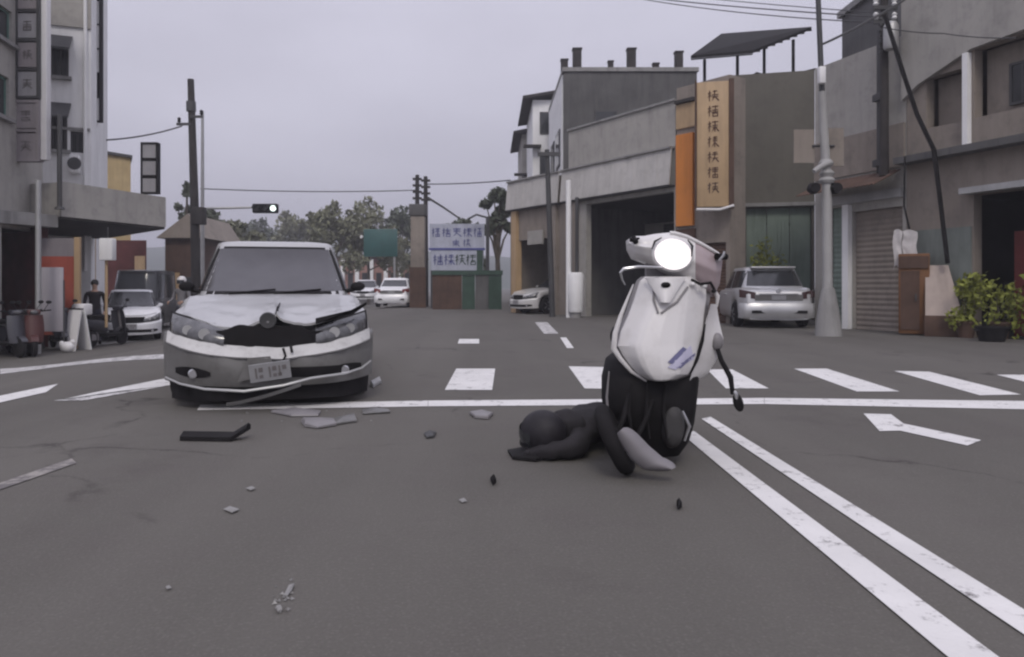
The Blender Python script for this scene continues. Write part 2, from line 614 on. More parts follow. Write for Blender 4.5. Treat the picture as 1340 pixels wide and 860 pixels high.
def shell(root, L, H, depth, m, holes=(), inner=None, u0=0.0, roof_m=None, z0=-0.3, parapet=0.25):
    """front wall with openings, side walls, back wall, floor and flat roof behind a parapet"""
    wall_mesh(u0, L, z0, H, list(holes)).build('front_wall', m, root, smooth=0)
    MB().box(u0 + 0.003, u0 + 0.2, 0.223, depth, z0, H).build('side_wall', m, root, smooth=0)
    MB().box(L - 0.2, L - 0.003, 0.223, depth, z0, H).build('side_wall', m, root, smooth=0)
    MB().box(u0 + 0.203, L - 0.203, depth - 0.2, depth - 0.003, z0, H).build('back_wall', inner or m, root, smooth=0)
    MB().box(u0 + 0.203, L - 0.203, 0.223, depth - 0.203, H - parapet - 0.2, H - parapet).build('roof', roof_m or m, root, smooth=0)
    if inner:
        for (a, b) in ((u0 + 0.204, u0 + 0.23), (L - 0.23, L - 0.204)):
            MB().box(a, b, 0.224, depth - 0.204, -0.3, 2.96).build('shade_lining', inner, root, smooth=0)  # lining added to darken the opening like deep shade
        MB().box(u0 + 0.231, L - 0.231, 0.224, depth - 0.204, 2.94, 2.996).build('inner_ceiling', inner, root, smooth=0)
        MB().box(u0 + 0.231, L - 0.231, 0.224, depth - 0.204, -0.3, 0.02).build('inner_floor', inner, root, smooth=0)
    # upper floor slab so that light does not drop into the ground floor
    if H > 5:
        MB().box(u0 + 0.203, L - 0.203, 0.223, depth - 0.203, 3.0, 3.18).build('floor_slab', inner or m, root, smooth=0)

def window(root, u0, u1, z0, z1, panes=2, fm=None, gm=None, bars=False, y=0.07):
    """frame with panes set into the wall opening"""
    t = 0.05
    f = MB()
    f.box(u0, u1, y, y + 0.06, z0, z0 + t).box(u0, u1, y, y + 0.06, z1 - t, z1)
    f.box(u0, u0 + t, y, y + 0.06, z0 + t, z1 - t).box(u1 - t, u1, y, y + 0.06, z0 + t, z1 - t)
    w = (u1 - u0) / panes
    for i in range(1, panes):
        f.box(u0 + i * w - t / 2, u0 + i * w + t / 2, y, y + 0.06, z0 + t, z1 - t)
    if bars:
        for i in range(1, 7):
            q = lerp(u0, u1, i / 7)
            f.tube([(q, y - 0.05, z0), (q, y - 0.05, z1)], 0.012, 5)
    fo = f.build('window', fm or steel, root, smooth=0)
    for i in range(panes):
        MB().box(u0 + i * w + t * 0.6, u0 + (i + 1) * w - t * 0.6, y + 0.02, y + 0.035, z0 + t, z1 - t).build('pane', gm or glass, fo, smooth=0)
    return fo

def shutter(root, u0, u1, z0, z1, m, y=0.1, name='roller_shutter', pitch=0.09):
    k = MB()
    n = max(4, int((z1 - z0) / pitch))
    prof = []
    for i in range(n):
        za, zb = lerp(z0, z1, i / n), lerp(z0, z1, (i + 1) / n)
        prof += [(y, za), (y - 0.018, lerp(za, zb, 0.5))]
    prof.append((y, z1))
    vs = []
    for (yy, zz) in prof:
        vs += [(u0, yy, zz), (u1, yy, zz)]
    fs = [(2 * i, 2 * i + 1, 2 * i + 3, 2 * i + 2) for i in range(len(prof) - 1)]
    k.add(vs, fs)
    return k.build(name, m, root, smooth=0)

def glyph(root, cx, cz, s, y, m=ink, seed=0, name='character', M=None, side=(1, 0, 0)):
    """one brush-like sign character: a few crossing strokes"""
    r = random.Random(seed)
    k = MB()
    sx = Vector(side)
    def bar(u0, u1, v0, v1):
        o = Vector((cx, y, cz))
        ps = [o + sx * (u0 * s) + Vector((0, 0, v0 * s)), o + sx * (u1 * s) + Vector((0, 0, v0 * s)),
              o + sx * (u1 * s) + Vector((0, 0, v1 * s)), o + sx * (u0 * s) + Vector((0, 0, v1 * s))]
        nn = Vector((-sx.y, sx.x, 0)) * -0.012
        k.prism(ps, nn)
    def stroke(u0, v0, u1, v1, w0, w1):
        o = Vector((cx, y, cz))
        def pt(u, v):
            return o + sx * (u * s) + Vector((0, 0, v * s))
        d = Vector((u1 - u0, v1 - v0)).normalized()
        nx, ny = -d.y, d.x
        ps = [pt(u0 + nx * w0, v0 + ny * w0), pt(u0 - nx * w0, v0 - ny * w0), pt(u1 - nx * w1, v1 - ny * w1), pt(u1 + nx * w1, v1 + ny * w1)]
        k.prism(ps, Vector((-sx.y, sx.x, 0)) * -0.012)
    left = r.random() < 0.6                       # a narrow radical on the left, a wider body on the right
    bx0 = -0.12 if left else -0.46
    if left:
        stroke(-0.30, 0.46, -0.32, -0.48, 0.05, 0.035)
        stroke(-0.46, 0.20, -0.16, 0.26, 0.04, 0.03)
        stroke(-0.28, 0.12, -0.48, -0.18, 0.045, 0.012)
        if r.random() < 0.6:
            stroke(-0.24, 0.05, -0.14, -0.08, 0.04, 0.02)
    rows_ = r.sample([0.40, 0.24, 0.08, -0.10], 3)
    for v in rows_:
        q = r.uniform(0.0, 0.1)
        stroke(bx0 + q, v - 0.012, 0.46 - q, v + 0.02, 0.04, 0.032)
    mid = (bx0 + 0.46) / 2 + r.uniform(-0.06, 0.06)
    stroke(mid, 0.48, mid - 0.02, -0.12 if r.random() < 0.6 else -0.48, 0.05, 0.04)
    kind_ = r.random()
    if kind_ < 0.6:
        stroke(mid - 0.02, -0.08, bx0, -0.46, 0.05, 0.012)
        stroke(mid + 0.02, -0.08, 0.48, -0.44, 0.03, 0.055)
    else:
        stroke(bx0 + 0.1, -0.18, bx0 + 0.08, -0.48, 0.04, 0.035)
        stroke(0.38, -0.18, 0.38, -0.48, 0.04, 0.04)
        stroke(bx0 + 0.1, -0.20, 0.38, -0.18, 0.035, 0.035)
        stroke(bx0 + 0.1, -0.45, 0.38, -0.44, 0.035, 0.035)
    return k.build(name, m, root, smooth=0)

# ================================================= RIGHT SIDE
# A: shop row with grey canopies, oblique to the street
fA = Frame(668, 29.6, 884, 22.0)
tA = fA.thing('shop_building', 'long grey two storey shop with pale sloping canopies over an open dark ground floor', 'building')
uA = lambda px: fA.u(px)
cz_top = fA.z(800, 215)                        # canopy top at the wall
HA = 5.0
w0, w1 = uA(744), fA.L
zA0, zA1 = 3.93, 5.0                            # signboard band
holesA = [(0.35, uA(719), -0.4, 2.75), (uA(767), fA.L - 0.06, -0.4, 3.75)]
wall_mesh(0, w0, -0.3, 4.9, [holesA[0]]).build('front_wall', brown_wall, tA, smooth=0)
wall_mesh(w0 + 0.003, fA.L, -0.3, 6.35, holesA[1:]).build('front_wall', grey_wall, tA, smooth=0)
MB().box(0.003, 0.2, 0.223, 6, -0.3, 4.9).build('side_wall', brown_wall, tA, smooth=0)
MB().box(w0 - 0.1, w0 + 0.1, 0.226, 6, -0.3, 6.3).build('party_wall', dark_wall, tA, smooth=0)
MB().box(fA.L - 0.06, fA.L - 0.003, 0.223, 6, -0.3, 6.35).build('side_wall', grey_wall, tA, smooth=0)
MB().box(0.2, w0 - 0.11, 5.0, 5.2, -0.3, 4.5).build('back_wall', dark, tA, smooth=0)
MB().box(w0 + 0.11, fA.L - 0.07, 3.4, 3.6, -0.3, 3.28).build('back_wall', grey_wall, tA, smooth=0)
MB().box(0.203, w0 - 0.11, 0.223, 5.79, 4.55, 4.7).build('roof', dark_wall, tA, smooth=0)
MB().box(w0 + 0.11, fA.L - 0.07, 0.223, 5.79, 6.0, 6.15).build('roof', dark_wall, tA, smooth=0)
MB().box(w0 + 0.11, fA.L - 0.07, 0.223, 5.79, 3.76, 3.9).build('floor_slab', dark, tA, smooth=0)
MB().box(w0 - 0.02, fA.L, -0.06, 0.26, 6.352, 6.42).build('coping', concrete, tA, smooth=0)
shutter(tA, uA(772), uA(812), -0.05, 3.2, dsteel, y=3.3)
shutter(tA, uA(818), uA(868), -0.05, 3.2, dark_wall, y=3.3)
def band(u0, u1):
    k = MB()
    n = max(4, int((u1 - u0) / 0.5))
    for i in range(n):                          # canvas panels, each pulled a little differently
        a, b = lerp(u0, u1, i / n), lerp(u0, u1, (i + 1) / n)
        r = random.Random(i * 3 + int(u0 * 10))
        d0, d1 = r.uniform(0, 0.015), r.uniform(0, 0.02)
        k.patch(lambda u, v: (lerp(a, b, u), -0.16 + d0 - 0.10 * (1 - v) + d1 * math.sin(math.pi * u), lerp(zA0, zA1, v)), 4, 4, (0, 0.03, 0))
    k.build('signboard_band', awn, tA)
    MB().box(u0, u1, -0.22, -0.004, zA1 - 0.02, zA1 + 0.03).build('band_rail', concrete, tA, smooth=0)
    MB().box(u0 + 0.02, u1 - 0.02, -0.21, -0.004, zA0 - 0.05, zA0 - 0.004).build('band_soffit', dsteel, tA, smooth=0)
band(0.02, uA(736))
band(uA(740), fA.L - 0.01)
for px, w in ((676, 0.16), (728, 0.14), (755, 0.09)):
    u = uA(px)
    MB().box(u - w, u + w, -0.14, 0.12, -0.1, 3.87).build('column', brown_wall if px != 676 else beige, tA, smooth=0)
for q, px in enumerate((785, 810, 850)):
    MB().box(uA(px) - 0.4, uA(px) + 0.4, 2.4, 2.9, 0, 1.0 + 0.2 * (q % 2)).build('shop_counter', dsteel, tA, smooth=0)
MB().box(uA(700) - 0.35, uA(700) + 0.6, -0.1, -0.02, 2.55, 3.05).build('shop_sign', grey_wall, tA, smooth=0)

# tall dark building behind the shop row
bt = thing('tall_building', 'tall dark weathered building with chimney stubs behind the canopied shops', 'building', (X_(738, 30), 30, 0))
hB = EYE + 0.281 * 30
wB = X_(912, 30) - X_(738, 30)
MB().box(0, wB, 0, 7, 0, hB).build('gable_wall', dark_wall, bt, smooth=0)
MB().box(-0.06, wB + 0.06, -0.08, 7.05, hB + 0.002, hB + 0.16).build('roof_coping', concrete, bt, smooth=0)
sw = MB()
sw.box(-0.05, -0.003, 0.3, 6.9, 0, hB - 0.05).build('street_wall', pale_wall, bt, smooth=0)
for (y0, y1, z0, z1) in ((1.0, 2.6, 5.9, 7.4), (3.6, 5.2, 5.9, 7.4)):
    f = MB().box(-0.1, -0.052, y0, y1, z0, z1).build('window', dsteel, bt, smooth=0)
    MB().box(-0.112, -0.102, y0 + 0.1, y1 - 0.1, z0 + 0.1, z1 - 0.1).build('pane', glass, f, smooth=0)
for (px, top, bot, w) in ((730, 80, 97, 9), (755, 66, 94, 11), (799, 82, 93, 7), (826, 66, 93, 11), (858, 85, 94, 8), (888, 70, 96, 10)):
    yy = 0.6 if px != 730 else 1.6
    Y = 30 + yy
    x = X_(px, Y) - X_(738, 30)
    r = w * Y / F / 2
    if x - r < 0.02:
        x = r + 0.03
    zt = EYE + (VY - top) / F * Y
    MB().rbox(x - r, x + r, yy - r, yy + r, hB + 0.1, zt, 0.03).build('chimney_stub', wood_dark, bt)
    MB().box(x - r * 1.15, x + r * 1.15, yy - r * 1.15, yy + r * 1.15, zt + 0.002, zt + 0.06).build('chimney_cap', wood_dark, bt, smooth=0)
for (wx, wz) in ((1.2, 7.2), (2.9, 7.2)):
    f = MB().box(wx, wx + 0.9, -0.05, -0.003, wz, wz + 0.7).build('window', dsteel, bt, smooth=0)
    MB().box(wx + 0.06, wx + 0.84, -0.062, -0.052, wz + 0.06, wz + 0.64).build('pane', glass, f, smooth=0)

# two lower houses further down that row
def far_house(px0, px1, Y, top, label, m, eave):
    x0, x1 = X_(px0, Y), X_(px1, Y)
    t = thing('row_house', label, 'building', (x0, Y, 0), group='houses in the row behind the shops')
    h = EYE + (VY - top) / F * Y
    MB().box(0, x1 - x0, 0, 6, 0, h).build('wall', m, t, smooth=0)
    MB().prism([(-0.5, -0.4, h - 0.02), (x1 - x0 + 0.2, -0.4, h + 0.35), (x1 - x0 + 0.2, -0.4, h + 0.5), (-0.5, -0.4, h + 0.12)], (0, 6.6, 0)).build('roof', wood_dark, t, smooth=0)
    n = 2
    for i in range(n):
        z = h - 1.7 - i * 2.0
        f = MB().box(0.35, min(1.15, x1 - x0 - 0.1), -0.05, -0.003, z, z + 1.1).build('window', dsteel, t, smooth=0)
        MB().box(0.42, min(1.08, x1 - x0 - 0.17), -0.062, -0.052, z + 0.07, z + 1.03).build('pane', glass, f, smooth=0)
    if eave:
        MB().box(-0.45, 0.4, -0.5, -0.002, h - 2.4, h - 2.3).build('eave', wood_dark, t, smooth=0)
    return t
far_house(697, 738, 38, 131, 'pale row house with a dark overhanging roof beside the tall dark building', pale_wall, True)
far_house(683, 712, 44, 176, 'narrow grey row house with a low dark roof, furthest from the tall dark building', grey_wall, True)

# B: wall with orange panel
fB = Frame(885.5, 21.95, 955, 20.5)
tB = fB.thing('narrow_building', 'narrow brown building with an upright orange panel on its upper floor', 'building')
hb = fB.z(915, 108)
shell(tB, fB.L, hb, 0.7, brown_wall, [(fB.u(912), fB.u(950), -0.1, 2.2)], dark)
MB().box(fB.u(887), fB.u(909), -0.09, -0.003, fB.z(896, 296), fB.z(896, 176)).build('orange_panel', orange, tB, smooth=0)
MB().box(fB.u(886), fB.u(911), -0.05, -0.003, fB.z(896, 168), fB.z(896, 136)).build('fascia_panel', beige, tB, smooth=0)
MB().box(fB.u(886), fB.u(911), -0.14, -0.003, fB.z(896, 135), fB.z(896, 131)).build('ledge', wood_dark, tB, smooth=0)
MB().box(fB.u(886), fB.u(911), -0.05, -0.003, fB.z(896, 375), fB.z(896, 300)).build('brown_panel', rust, tB, smooth=0)
shutter(tB, fB.u(913), fB.u(949), -0.05, 2.2, rust)
# vertical shop sign hung in front of it
sg = thing('vertical_shop_sign', 'tall beige vertical shop sign with dark characters beside the orange panel', 'sign', (X_(932, 20.4), 20.4, 0), R(-14))
sx0, sx1 = -0.40, 0.42
sz0, sz1 = EYE + (VY - 271) / F * 20.4, EYE + (VY - 108) / F * 20.4
MB().rbox(sx0, sx1, -0.1, 0.1, sz0, sz1, 0.015).build('sign_panel', beige, sg)
fr = MB()
fr.box(sx0 - 0.05, sx0 - 0.002, -0.12, 0.12, sz0 - 0.05, sz1 + 0.05).box(sx1 + 0.002, sx1 + 0.13, -0.12, 0.12, sz0 - 0.05, sz1 + 0.05)
fr.build('sign_frame', rust, sg, smooth=0)
for i in range(7):
    z = lerp(sz1 - 0.38, sz0 + 0.5, i / 6)
    glyph(sg, 0.02, z, 0.30, -0.102, ink if i < 6 else rust, seed=30 + i)
br = MB()
for z in (sz0 + 0.5, sz1 - 0.5):
    br.tube([(0, 0.1, z), (0, 0.5, z)], 0.025, 6)
br.build('bracket', dsteel, sg)
lp = MB().tube([(-0.42, -0.08, sz0 - 0.06), (0.2, -0.1, sz0 - 0.08), (0.55, -0.12, sz0 + 0.02)], 0.035, 8)
lp.build('sign_lamp_rail', white_paint, sg)

# C: olive sheet-metal upper floor over green shutters
fC = Frame(955.5, 23.5, 1066, 22.9)
tC = fC.thing('olive_building', 'olive sheet metal building with faded green shutters on the ground floor', 'building')
hc = fC.z(1000, 96)
zb = fC.z(1010, 268)
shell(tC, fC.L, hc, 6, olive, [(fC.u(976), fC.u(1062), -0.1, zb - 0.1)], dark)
MB().box(fC.u(957), fC.L - 0.01, -0.06, -0.003, zb + 0.06, hc - 0.15).build('olive_panel', olive, tC, smooth=0)
MB().box(fC.u(957), fC.L, -0.16, -0.003, zb - 0.06, zb + 0.05).build('ledge', concrete, tC, smooth=0)
for (a, b) in ((977, 1003), (1004, 1033), (1034, 1061)):
    MB().box(fC.u(a), fC.u(b), 0.08, 0.12, -0.05, zb - 0.1).build('green_shutter', green_metal, tC, smooth=0)
    q = MB()
    for i in range(1, 6):
        u = lerp(fC.u(a), fC.u(b), i / 6)
        q.box(u - 0.012, u + 0.012, 0.062, 0.078, -0.05, zb - 0.12)
    q.build('shutter_rib', green_metal, tC, smooth=0)
# black shed roof on posts on top of it
cr = thing('rooftop_canopy', 'black sloping metal canopy standing on posts on the olive building roof', 'canopy', (X_(905, 24), 24, hc - 0.25))
def rp(px, py, Y):
    p = P(px, py, Y)
    return (p.x - X_(905, 24), p.y - 24, p.z - (hc - 0.25))
a, b, c, d = rp(904, 73, 24.0), rp(985, 66, 23.5), rp(1062, 35, 24.2), rp(944, 44, 27.0)
MB().prism([a, b, c, d], (0, 0, -0.09)).build('canopy_roof', black, cr, smooth=0)
k = MB()
for i in range(9):
    t = i / 8
    p, q = Vector(a).lerp(Vector(d), t), Vector(b).lerp(Vector(c), t)
    k.tube([p + Vector((0, 0, -0.12)), q + Vector((0, 0, -0.12))], 0.025, 5)
k.build('rafter', black, cr)
for (px, py, Y, tz) in ((922, 74, 24.3, -1.5), (965, 68, 24.1, -0.02), (1038, 48, 24.2, -0.02), (1000, 60, 25.2, -0.02)):
    q = rp(px, py, Y)
    MB().tube([(q[0], q[1], q[2] - 0.1), (q[0], q[1], tz + 0.0)], 0.05, 6).build('post', black, cr)
rm = thing('roof_shed', 'low dark shed with a sloping roof under the black rooftop canopy', 'shed', (X_(960, 24.6), 24.6, hc - 0.3))
MB().prism([(0, 0, 0), (2.5, 0, 0), (2.5, 0, 0.72), (1.4, 0, 0.42), (0.7, 0, 0.6), (0, 0, 0.1)], (0, 2.0, 0)).build('shed_body', dark_wall, rm, smooth=0)
MB().prism([(-0.1, -0.1, 0.12), (0.7, -0.1, 0.63), (1.4, -0.1, 0.46), (2.6, -0.1, 0.76), (2.6, -0.1, 0.82), (1.4, -0.1, 0.52), (0.7, -0.1, 0.69), (-0.1, -0.1, 0.18)], (0, 2.2, 0)).build('shed_roof', wood_dark, rm, smooth=0)

# D: grey building behind the lamp post
fD = Frame(1066.5, 19.15, 1186, 16.5)
tD = fD.thing('grey_building', 'plain grey two storey building with a thin sloping awning behind the lamp post', 'building')
hd = 6.45
uD = fD.u
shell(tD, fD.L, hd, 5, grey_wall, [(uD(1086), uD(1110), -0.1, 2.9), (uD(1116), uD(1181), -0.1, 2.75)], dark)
MB().box(0.02, fD.L - 0.02, -0.05, -0.003, 3.62, 4.55).build('wall_shade_panel', brown_wall, tD, smooth=0)  # darker panel stands in for the shading low on this wall
k = MB()
k.patch(lambda u, v: (lerp(uD(1078), uD(1183), u), -0.085 - 0.75 * v, 3.55 - 0.35 * v + 0.012 * math.sin(u * 130)), 80, 1, (0, 0, -0.02))
k.build('sloping_awning', rust, tD)
MB().box(uD(1078), uD(1183), -0.09, -0.003, 2.95, 3.15).build('shutter_box', steel, tD, smooth=0)
shutter(tD, uD(1086) + 0.01, uD(1110) - 0.01, -0.05, 2.9, green_metal, pitch=0.12)
shutter(tD, uD(1116) + 0.01, uD(1181) - 0.01, -0.05, 2.75, brown_wall, pitch=0.12)
MB().box(uD(1107), uD(1115), -0.12, -0.004, -0.1, 2.93).build('door_post', pale_wall, tD, smooth=0)
MB().tube([(uD(1158), -0.15, 3.4), (uD(1158), -0.15, 6.7)], 0.06, 8).build('drain_pipe', dsteel, tD)

# E: nearest building on the right, with a garage
fE = Frame(1186.5, 16.48, 1480, 12.4)
tE = fE.thing('corner_building', 'tall brown grey building with a recessed balcony above a dark garage, at the right edge', 'building')
uE = fE.u
he = 8.6
lo = [(uE(1274), uE(1400), -0.1, fE.z(1300, 252))]
z_l, z_t = fE.z(1250, 196), fE.z(1250, 92)
hi = [(uE(1212), uE(1262), z_l + 0.55, z_t), (uE(1275), uE(1370), z_l + 0.55, z_t + 0.3), (uE(1385), uE(1470), z_l + 0.55, z_t + 0.4)]
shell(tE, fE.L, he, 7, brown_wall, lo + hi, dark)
MB().box(-0.05, fE.L, -0.1, -0.003, z_t + 0.62, he).build('parapet_band', grey_wall, tE, smooth=0)
MB().prism([(-0.05, -0.1, z_t + 0.62), (fE.L, -0.1, z_t + 0.62), (fE.L, -0.1, z_t + 0.42), (uE(1275), -0.1, z_t + 0.30), (uE(1205), -0.1, z_t - 0.1), (-0.05, -0.1, z_t - 0.35)], (0, 0.097, 0)).build('parapet_band', grey_wall, tE, smooth=0)
MB().box(-0.03, fE.L, -0.35, -0.002, z_l - 0.14, z_l).build('ledge', dark_wall, tE, smooth=0)
for px in (1268,):
    MB().box(uE(px) - 0.055, uE(px) + 0.055, -0.12, -0.003, z_l + 0.003, z_t + 0.25).build('balcony_post', pale_wall, tE, smooth=0)
for h in hi:
    MB().box(h[0] + 0.004, h[1] - 0.004, 0.34, 0.4, h[2], h[3]).build('balcony_wall', brown_wall, tE, smooth=0)
window(tE, hi[1][0] + 0.5, hi[1][1] - 0.1, hi[1][2] + 0.15, hi[1][2] + 0.95, 3, dsteel, y=0.27)
MB().box(uE(1268), uE(1400), -0.28, -0.003, fE.z(1300, 252) + 0.01, fE.z(1300, 252) + 0.13).build('garage_canopy', steel, tE, smooth=0)
MB().box(uE(1279), uE(1300), 1.0, 1.05, 0, 2.1).build('inner_door', mat('faded_red_paint', (0.22, 0.05, 0.045), 0.7, var=0.2, streak=0.3), tE, smooth=0)
MB().box(uE(1305), uE(1370), 1.6, 1.66, 0, 2.2).build('inner_partition', brown_wall, tE, smooth=0)
MB().box(-0.05, -0.004, 0.3, 3.5, -0.2, he).build('side_band', grey_wall, tE, smooth=0)
fz1 = fE.z(1225, 300)
MB().box(uE(1188), uE(1272), -0.03, -0.003, -0.1, fz1).build('green_dado', mat('washed_green_plaster', (0.17, 0.19, 0.175), 0.9, var=0.2, streak=0.4), tE, smooth=0)

# upper block set back behind D and E against the sky
ub = thing('upper_block', 'dark upper storey block rising behind the roofs at the top right corner', 'building', (X_(1192, 20.5), 20.5, 0))
MB().box(0, 7, 0, 4, 0, 9.6).build('block_wall', dark_wall, ub, smooth=0)
MB().box(-0.12, 7.1, -0.12, 4.1, 9.603, 9.8).build('block_coping', concrete, ub, smooth=0)

# ================================================= LEFT SIDE
BL = -0.55
fL = Frame(-90, 15.0, 56, 20.0, BL)            # signs building
tL = fL.thing('sign_building', 'dark grey building with an arched green window at the left edge', 'building')
uL = fL.u
hL = 11
wz = lambda px, py: fL.z(px, py)
holesL = [(uL(-70), uL(-5), -0.1, 3.0), (uL(2), uL(48), -0.1, 2.95), (uL(-25), uL(16), wz(0, 48), wz(0, 5)), (uL(-25), uL(12), wz(0, 150), wz(0, 96)), (uL(-60), uL(-32), wz(-40, 150), wz(-40, 90))]
shell(tL, fL.L, hL, 6, grey_wall, holesL, dark)
green_fr = mat('green_window_frame', (0.10, 0.19, 0.16), 0.6, var=0.2)
for h in holesL[2:]:
    window(tL, h[0] + 0.01, h[1] - 0.01, h[2] + 0.01, h[3] - 0.01, 2, green_fr)
    MB().box(h[0] - 0.1, h[1] + 0.1, -0.12, -0.003, h[2] - 0.1, h[2] - 0.01).build('window_sill', concrete, tL, smooth=0)

def sign_board(name, label, px0, px1, py0, py1, Y, face, rows, rz=0.0, frame=dsteel, cols=1, group=None, depth=0.22, grid=None):
    x0, x1 = X_(px0, Y), X_(px1, Y)
    cx = (x0 + x1) / 2
    w = (x1 - x0) / 2
    z0, z1 = EYE + (VY - py1) / F * Y, EYE + (VY - py0) / F * Y
    t = thing(name, label, 'sign', (cx, Y, z0), rz, group)
    h = z1 - z0
    e = min(0.07, w * 0.2)
    k = MB()
    k.box(-w, -w + e, -depth / 2, depth / 2, 0, h).box(w - e, w, -depth / 2, depth / 2, 0, h)
    k.box(-w + e, w - e, -depth / 2, depth / 2, 0, e).box(-w + e, w - e, -depth / 2, depth / 2, h - e, h)
    for i in range(1, rows):
        z = h * i / rows
        k.box(-w + e, w - e, -depth / 2, depth / 2, z - e / 2, z + e / 2)
    k.build('sign_frame', frame, t, smooth=0)
    for i in range(rows):
        za, zc = h * i / rows + e, h * (i + 1) / rows - e
        MB().box(-w + e, w - e, -depth / 2 + 0.03, depth / 2 - 0.03, za, zc).build('sign_panel', face if not isinstance(face, list) else face[i % len(face)], t, smooth=0)
        for j in range(cols):
            if grid is None:
                glyph(t, lerp(-w + e, w - e, (j + 0.5) / cols), (za + zc) / 2, min(zc - za, 2 * w / cols) * 0.42, -depth / 2 + 0.027, ink_faded, seed=i * 7 + j + int(px0))
    return t
mauve = mat('mauve_sign_face', (0.26, 0.235, 0.245), 0.6, var=0.1, streak=0.3)
greyface = mat('grey_sign_face', (0.30, 0.295, 0.31), 0.6, var=0.12, streak=0.3)
sign_board('stacked_sign', 'tall dark framed sign of stacked grey panels on the left edge building', 23, 54, -60, 130, 18.6, [greyface, mauve], 5)
sign_board('mauve_sign', 'mauve sign with dark marks under the stacked grey panels', 19, 54, 132, 212, 18.62, mauve, 2, frame=mauve)
strip = thing('sign_edge_strip', 'narrow white upright strip at the edge of the stacked signs', 'strip', (X_(60, 18.7), 18.7, EYE + (VY - 210) / F * 18.7))
MB().rbox(-0.07, 0.07, -0.1, 0.1, 0, 5.5, 0.01).build('strip_panel', white_paint, strip)
MB().box(-0.11, -0.072, -0.12, 0.12, 0, 5.5).build('strip_backing', dsteel, strip, smooth=0)

f2 = Frame(20, 21.6, 119, 22.3, BL)
t2 = f2.thing('white_building', 'tall white weathered building with grey top and awninged windows on the left', 'building')
u2 = f2.u
zz = f2.z
h2 = 12
hol2 = [(u2(66), u2(90), zz(78, 100), zz(78, 62)), (u2(66), u2(88), zz(77, 196), zz(77, 150)), (u2(92), u2(110), zz(100, 200), zz(100, 172))]
shell(t2, f2.L, h2, 5, pale_wall, hol2, dark)
MB().box(u2(66), f2.L + 0.01, -0.07, -0.003, zz(95, 36), h2).build('grey_cladding', grey_wall, t2, smooth=0)
for i, h in enumerate(hol2):
    window(t2, h[0] + 0.01, h[1] - 0.01, h[2] + 0.01, h[3] - 0.01, 2, dsteel, bars=i > 0)
    if i < 2:
        MB().prism([(h[0] - 0.1, -0.003, h[3] + 0.35), (h[0] - 0.1, -0.65, h[3] - 0.15), (h[0] - 0.1, -0.65, h[3] - 0.2), (h[0] - 0.1, -0.003, h[3] + 0.28)], (h[1] - h[0] + 0.2, 0, 0)).build('window_awning', dsteel, t2, smooth=0)
        MB().box(h[0] - 0.08, h[1] + 0.08, -0.15, -0.003, h[2] - 0.1, h[2] - 0.01).build('window_sill', concrete, t2, smooth=0)
MB().tube([(u2(112), -0.09, 2), (u2(112), -0.09, 10.5)], 0.05, 8).build('drain_pipe', pale_wall, t2)
ac = MB().rbox(u2(94), u2(106), -0.45, -0.02, zz(100, 228), zz(100, 206), 0.02)
aco = ac.build('air_conditioner', pale_wall, t2)
MB().lathe([(0.18, 0), (0.18, 0.02)], ((u2(94) + u2(106)) / 2, -0.47, zz(100, 217)), 'y', 16).build('fan_grille', dsteel, aco)
MB().box(u2(30), u2(118), -0.05, -0.003, zz(88, 168) - 0.05, zz(88, 168) + 0.03).build('string_course', concrete, t2, smooth=0)
sign_board('thin_white_sign', 'thin white and black vertical sign beside the tall white building', 121, 133, -30, 160, 23.9, [white_paint, black, white_paint, white_paint], 6, frame=black, grid=True)

# canopy building along the left kerb
f3 = Frame(76, 19.0, 212, 22.4, BL)
t3 = f3.thing('arcade_shop', 'single storey shop with a wide plain grey fascia above a dark red interior', 'building')
u3 = f3.u
zf0, zf1 = f3.z(150, 291), f3.z(150, 250)
dr = mat('dark_red_interior', (0.085, 0.025, 0.024), 0.9, var=0.4)
MB().box(0.0, f3.L, 0.0, 4.5, zf0 + 0.004, zf1).build('upper_storey', grey_wall, t3, smooth=0)
MB().box(0.0, f3.L, 3.6, 4.5, -0.3, zf0).build('back_wall', dr, t3, smooth=0)
MB().box(0.0, 0.25, 0.6, 3.59, -0.3, zf0).build('side_wall', dr, t3, smooth=0)
MB().box(f3.L - 0.25, f3.L, 2.9, 3.59, -0.3, zf0).build('side_wall', rust, t3, smooth=0)
MB().box(0.0, f3.L, 0.0, 4.5, -0.3, 0.015).build('arcade_floor', concrete, t3, smooth=0)
MB().box(1.5, 2.4, 3.54, 3.595, 0.0, 2.2).build('shop_door', rust, t3, smooth=0)
MB().box(-0.02, f3.L + 0.02, -0.12, -0.003, zf0, zf1 + 0.02).build('fascia', grey_wall, t3, smooth=0)
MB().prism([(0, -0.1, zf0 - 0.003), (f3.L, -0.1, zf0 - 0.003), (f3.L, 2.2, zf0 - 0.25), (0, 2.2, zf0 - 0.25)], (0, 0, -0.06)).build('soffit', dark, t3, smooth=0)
for q in (0.0, 0.55):
    MB().box(f3.L * q + 1.6, f3.L * q + 1.75, 2.6, 2.75, -0.1, zf0 - 0.004).build('inner_post', beige, t3, smooth=0)
MB().box(f3.L * 0.3, f3.L * 0.3 + 1.4, 2.4, 2.5, 0, 1.9).build('inner_shelf', rust, t3, smooth=0)

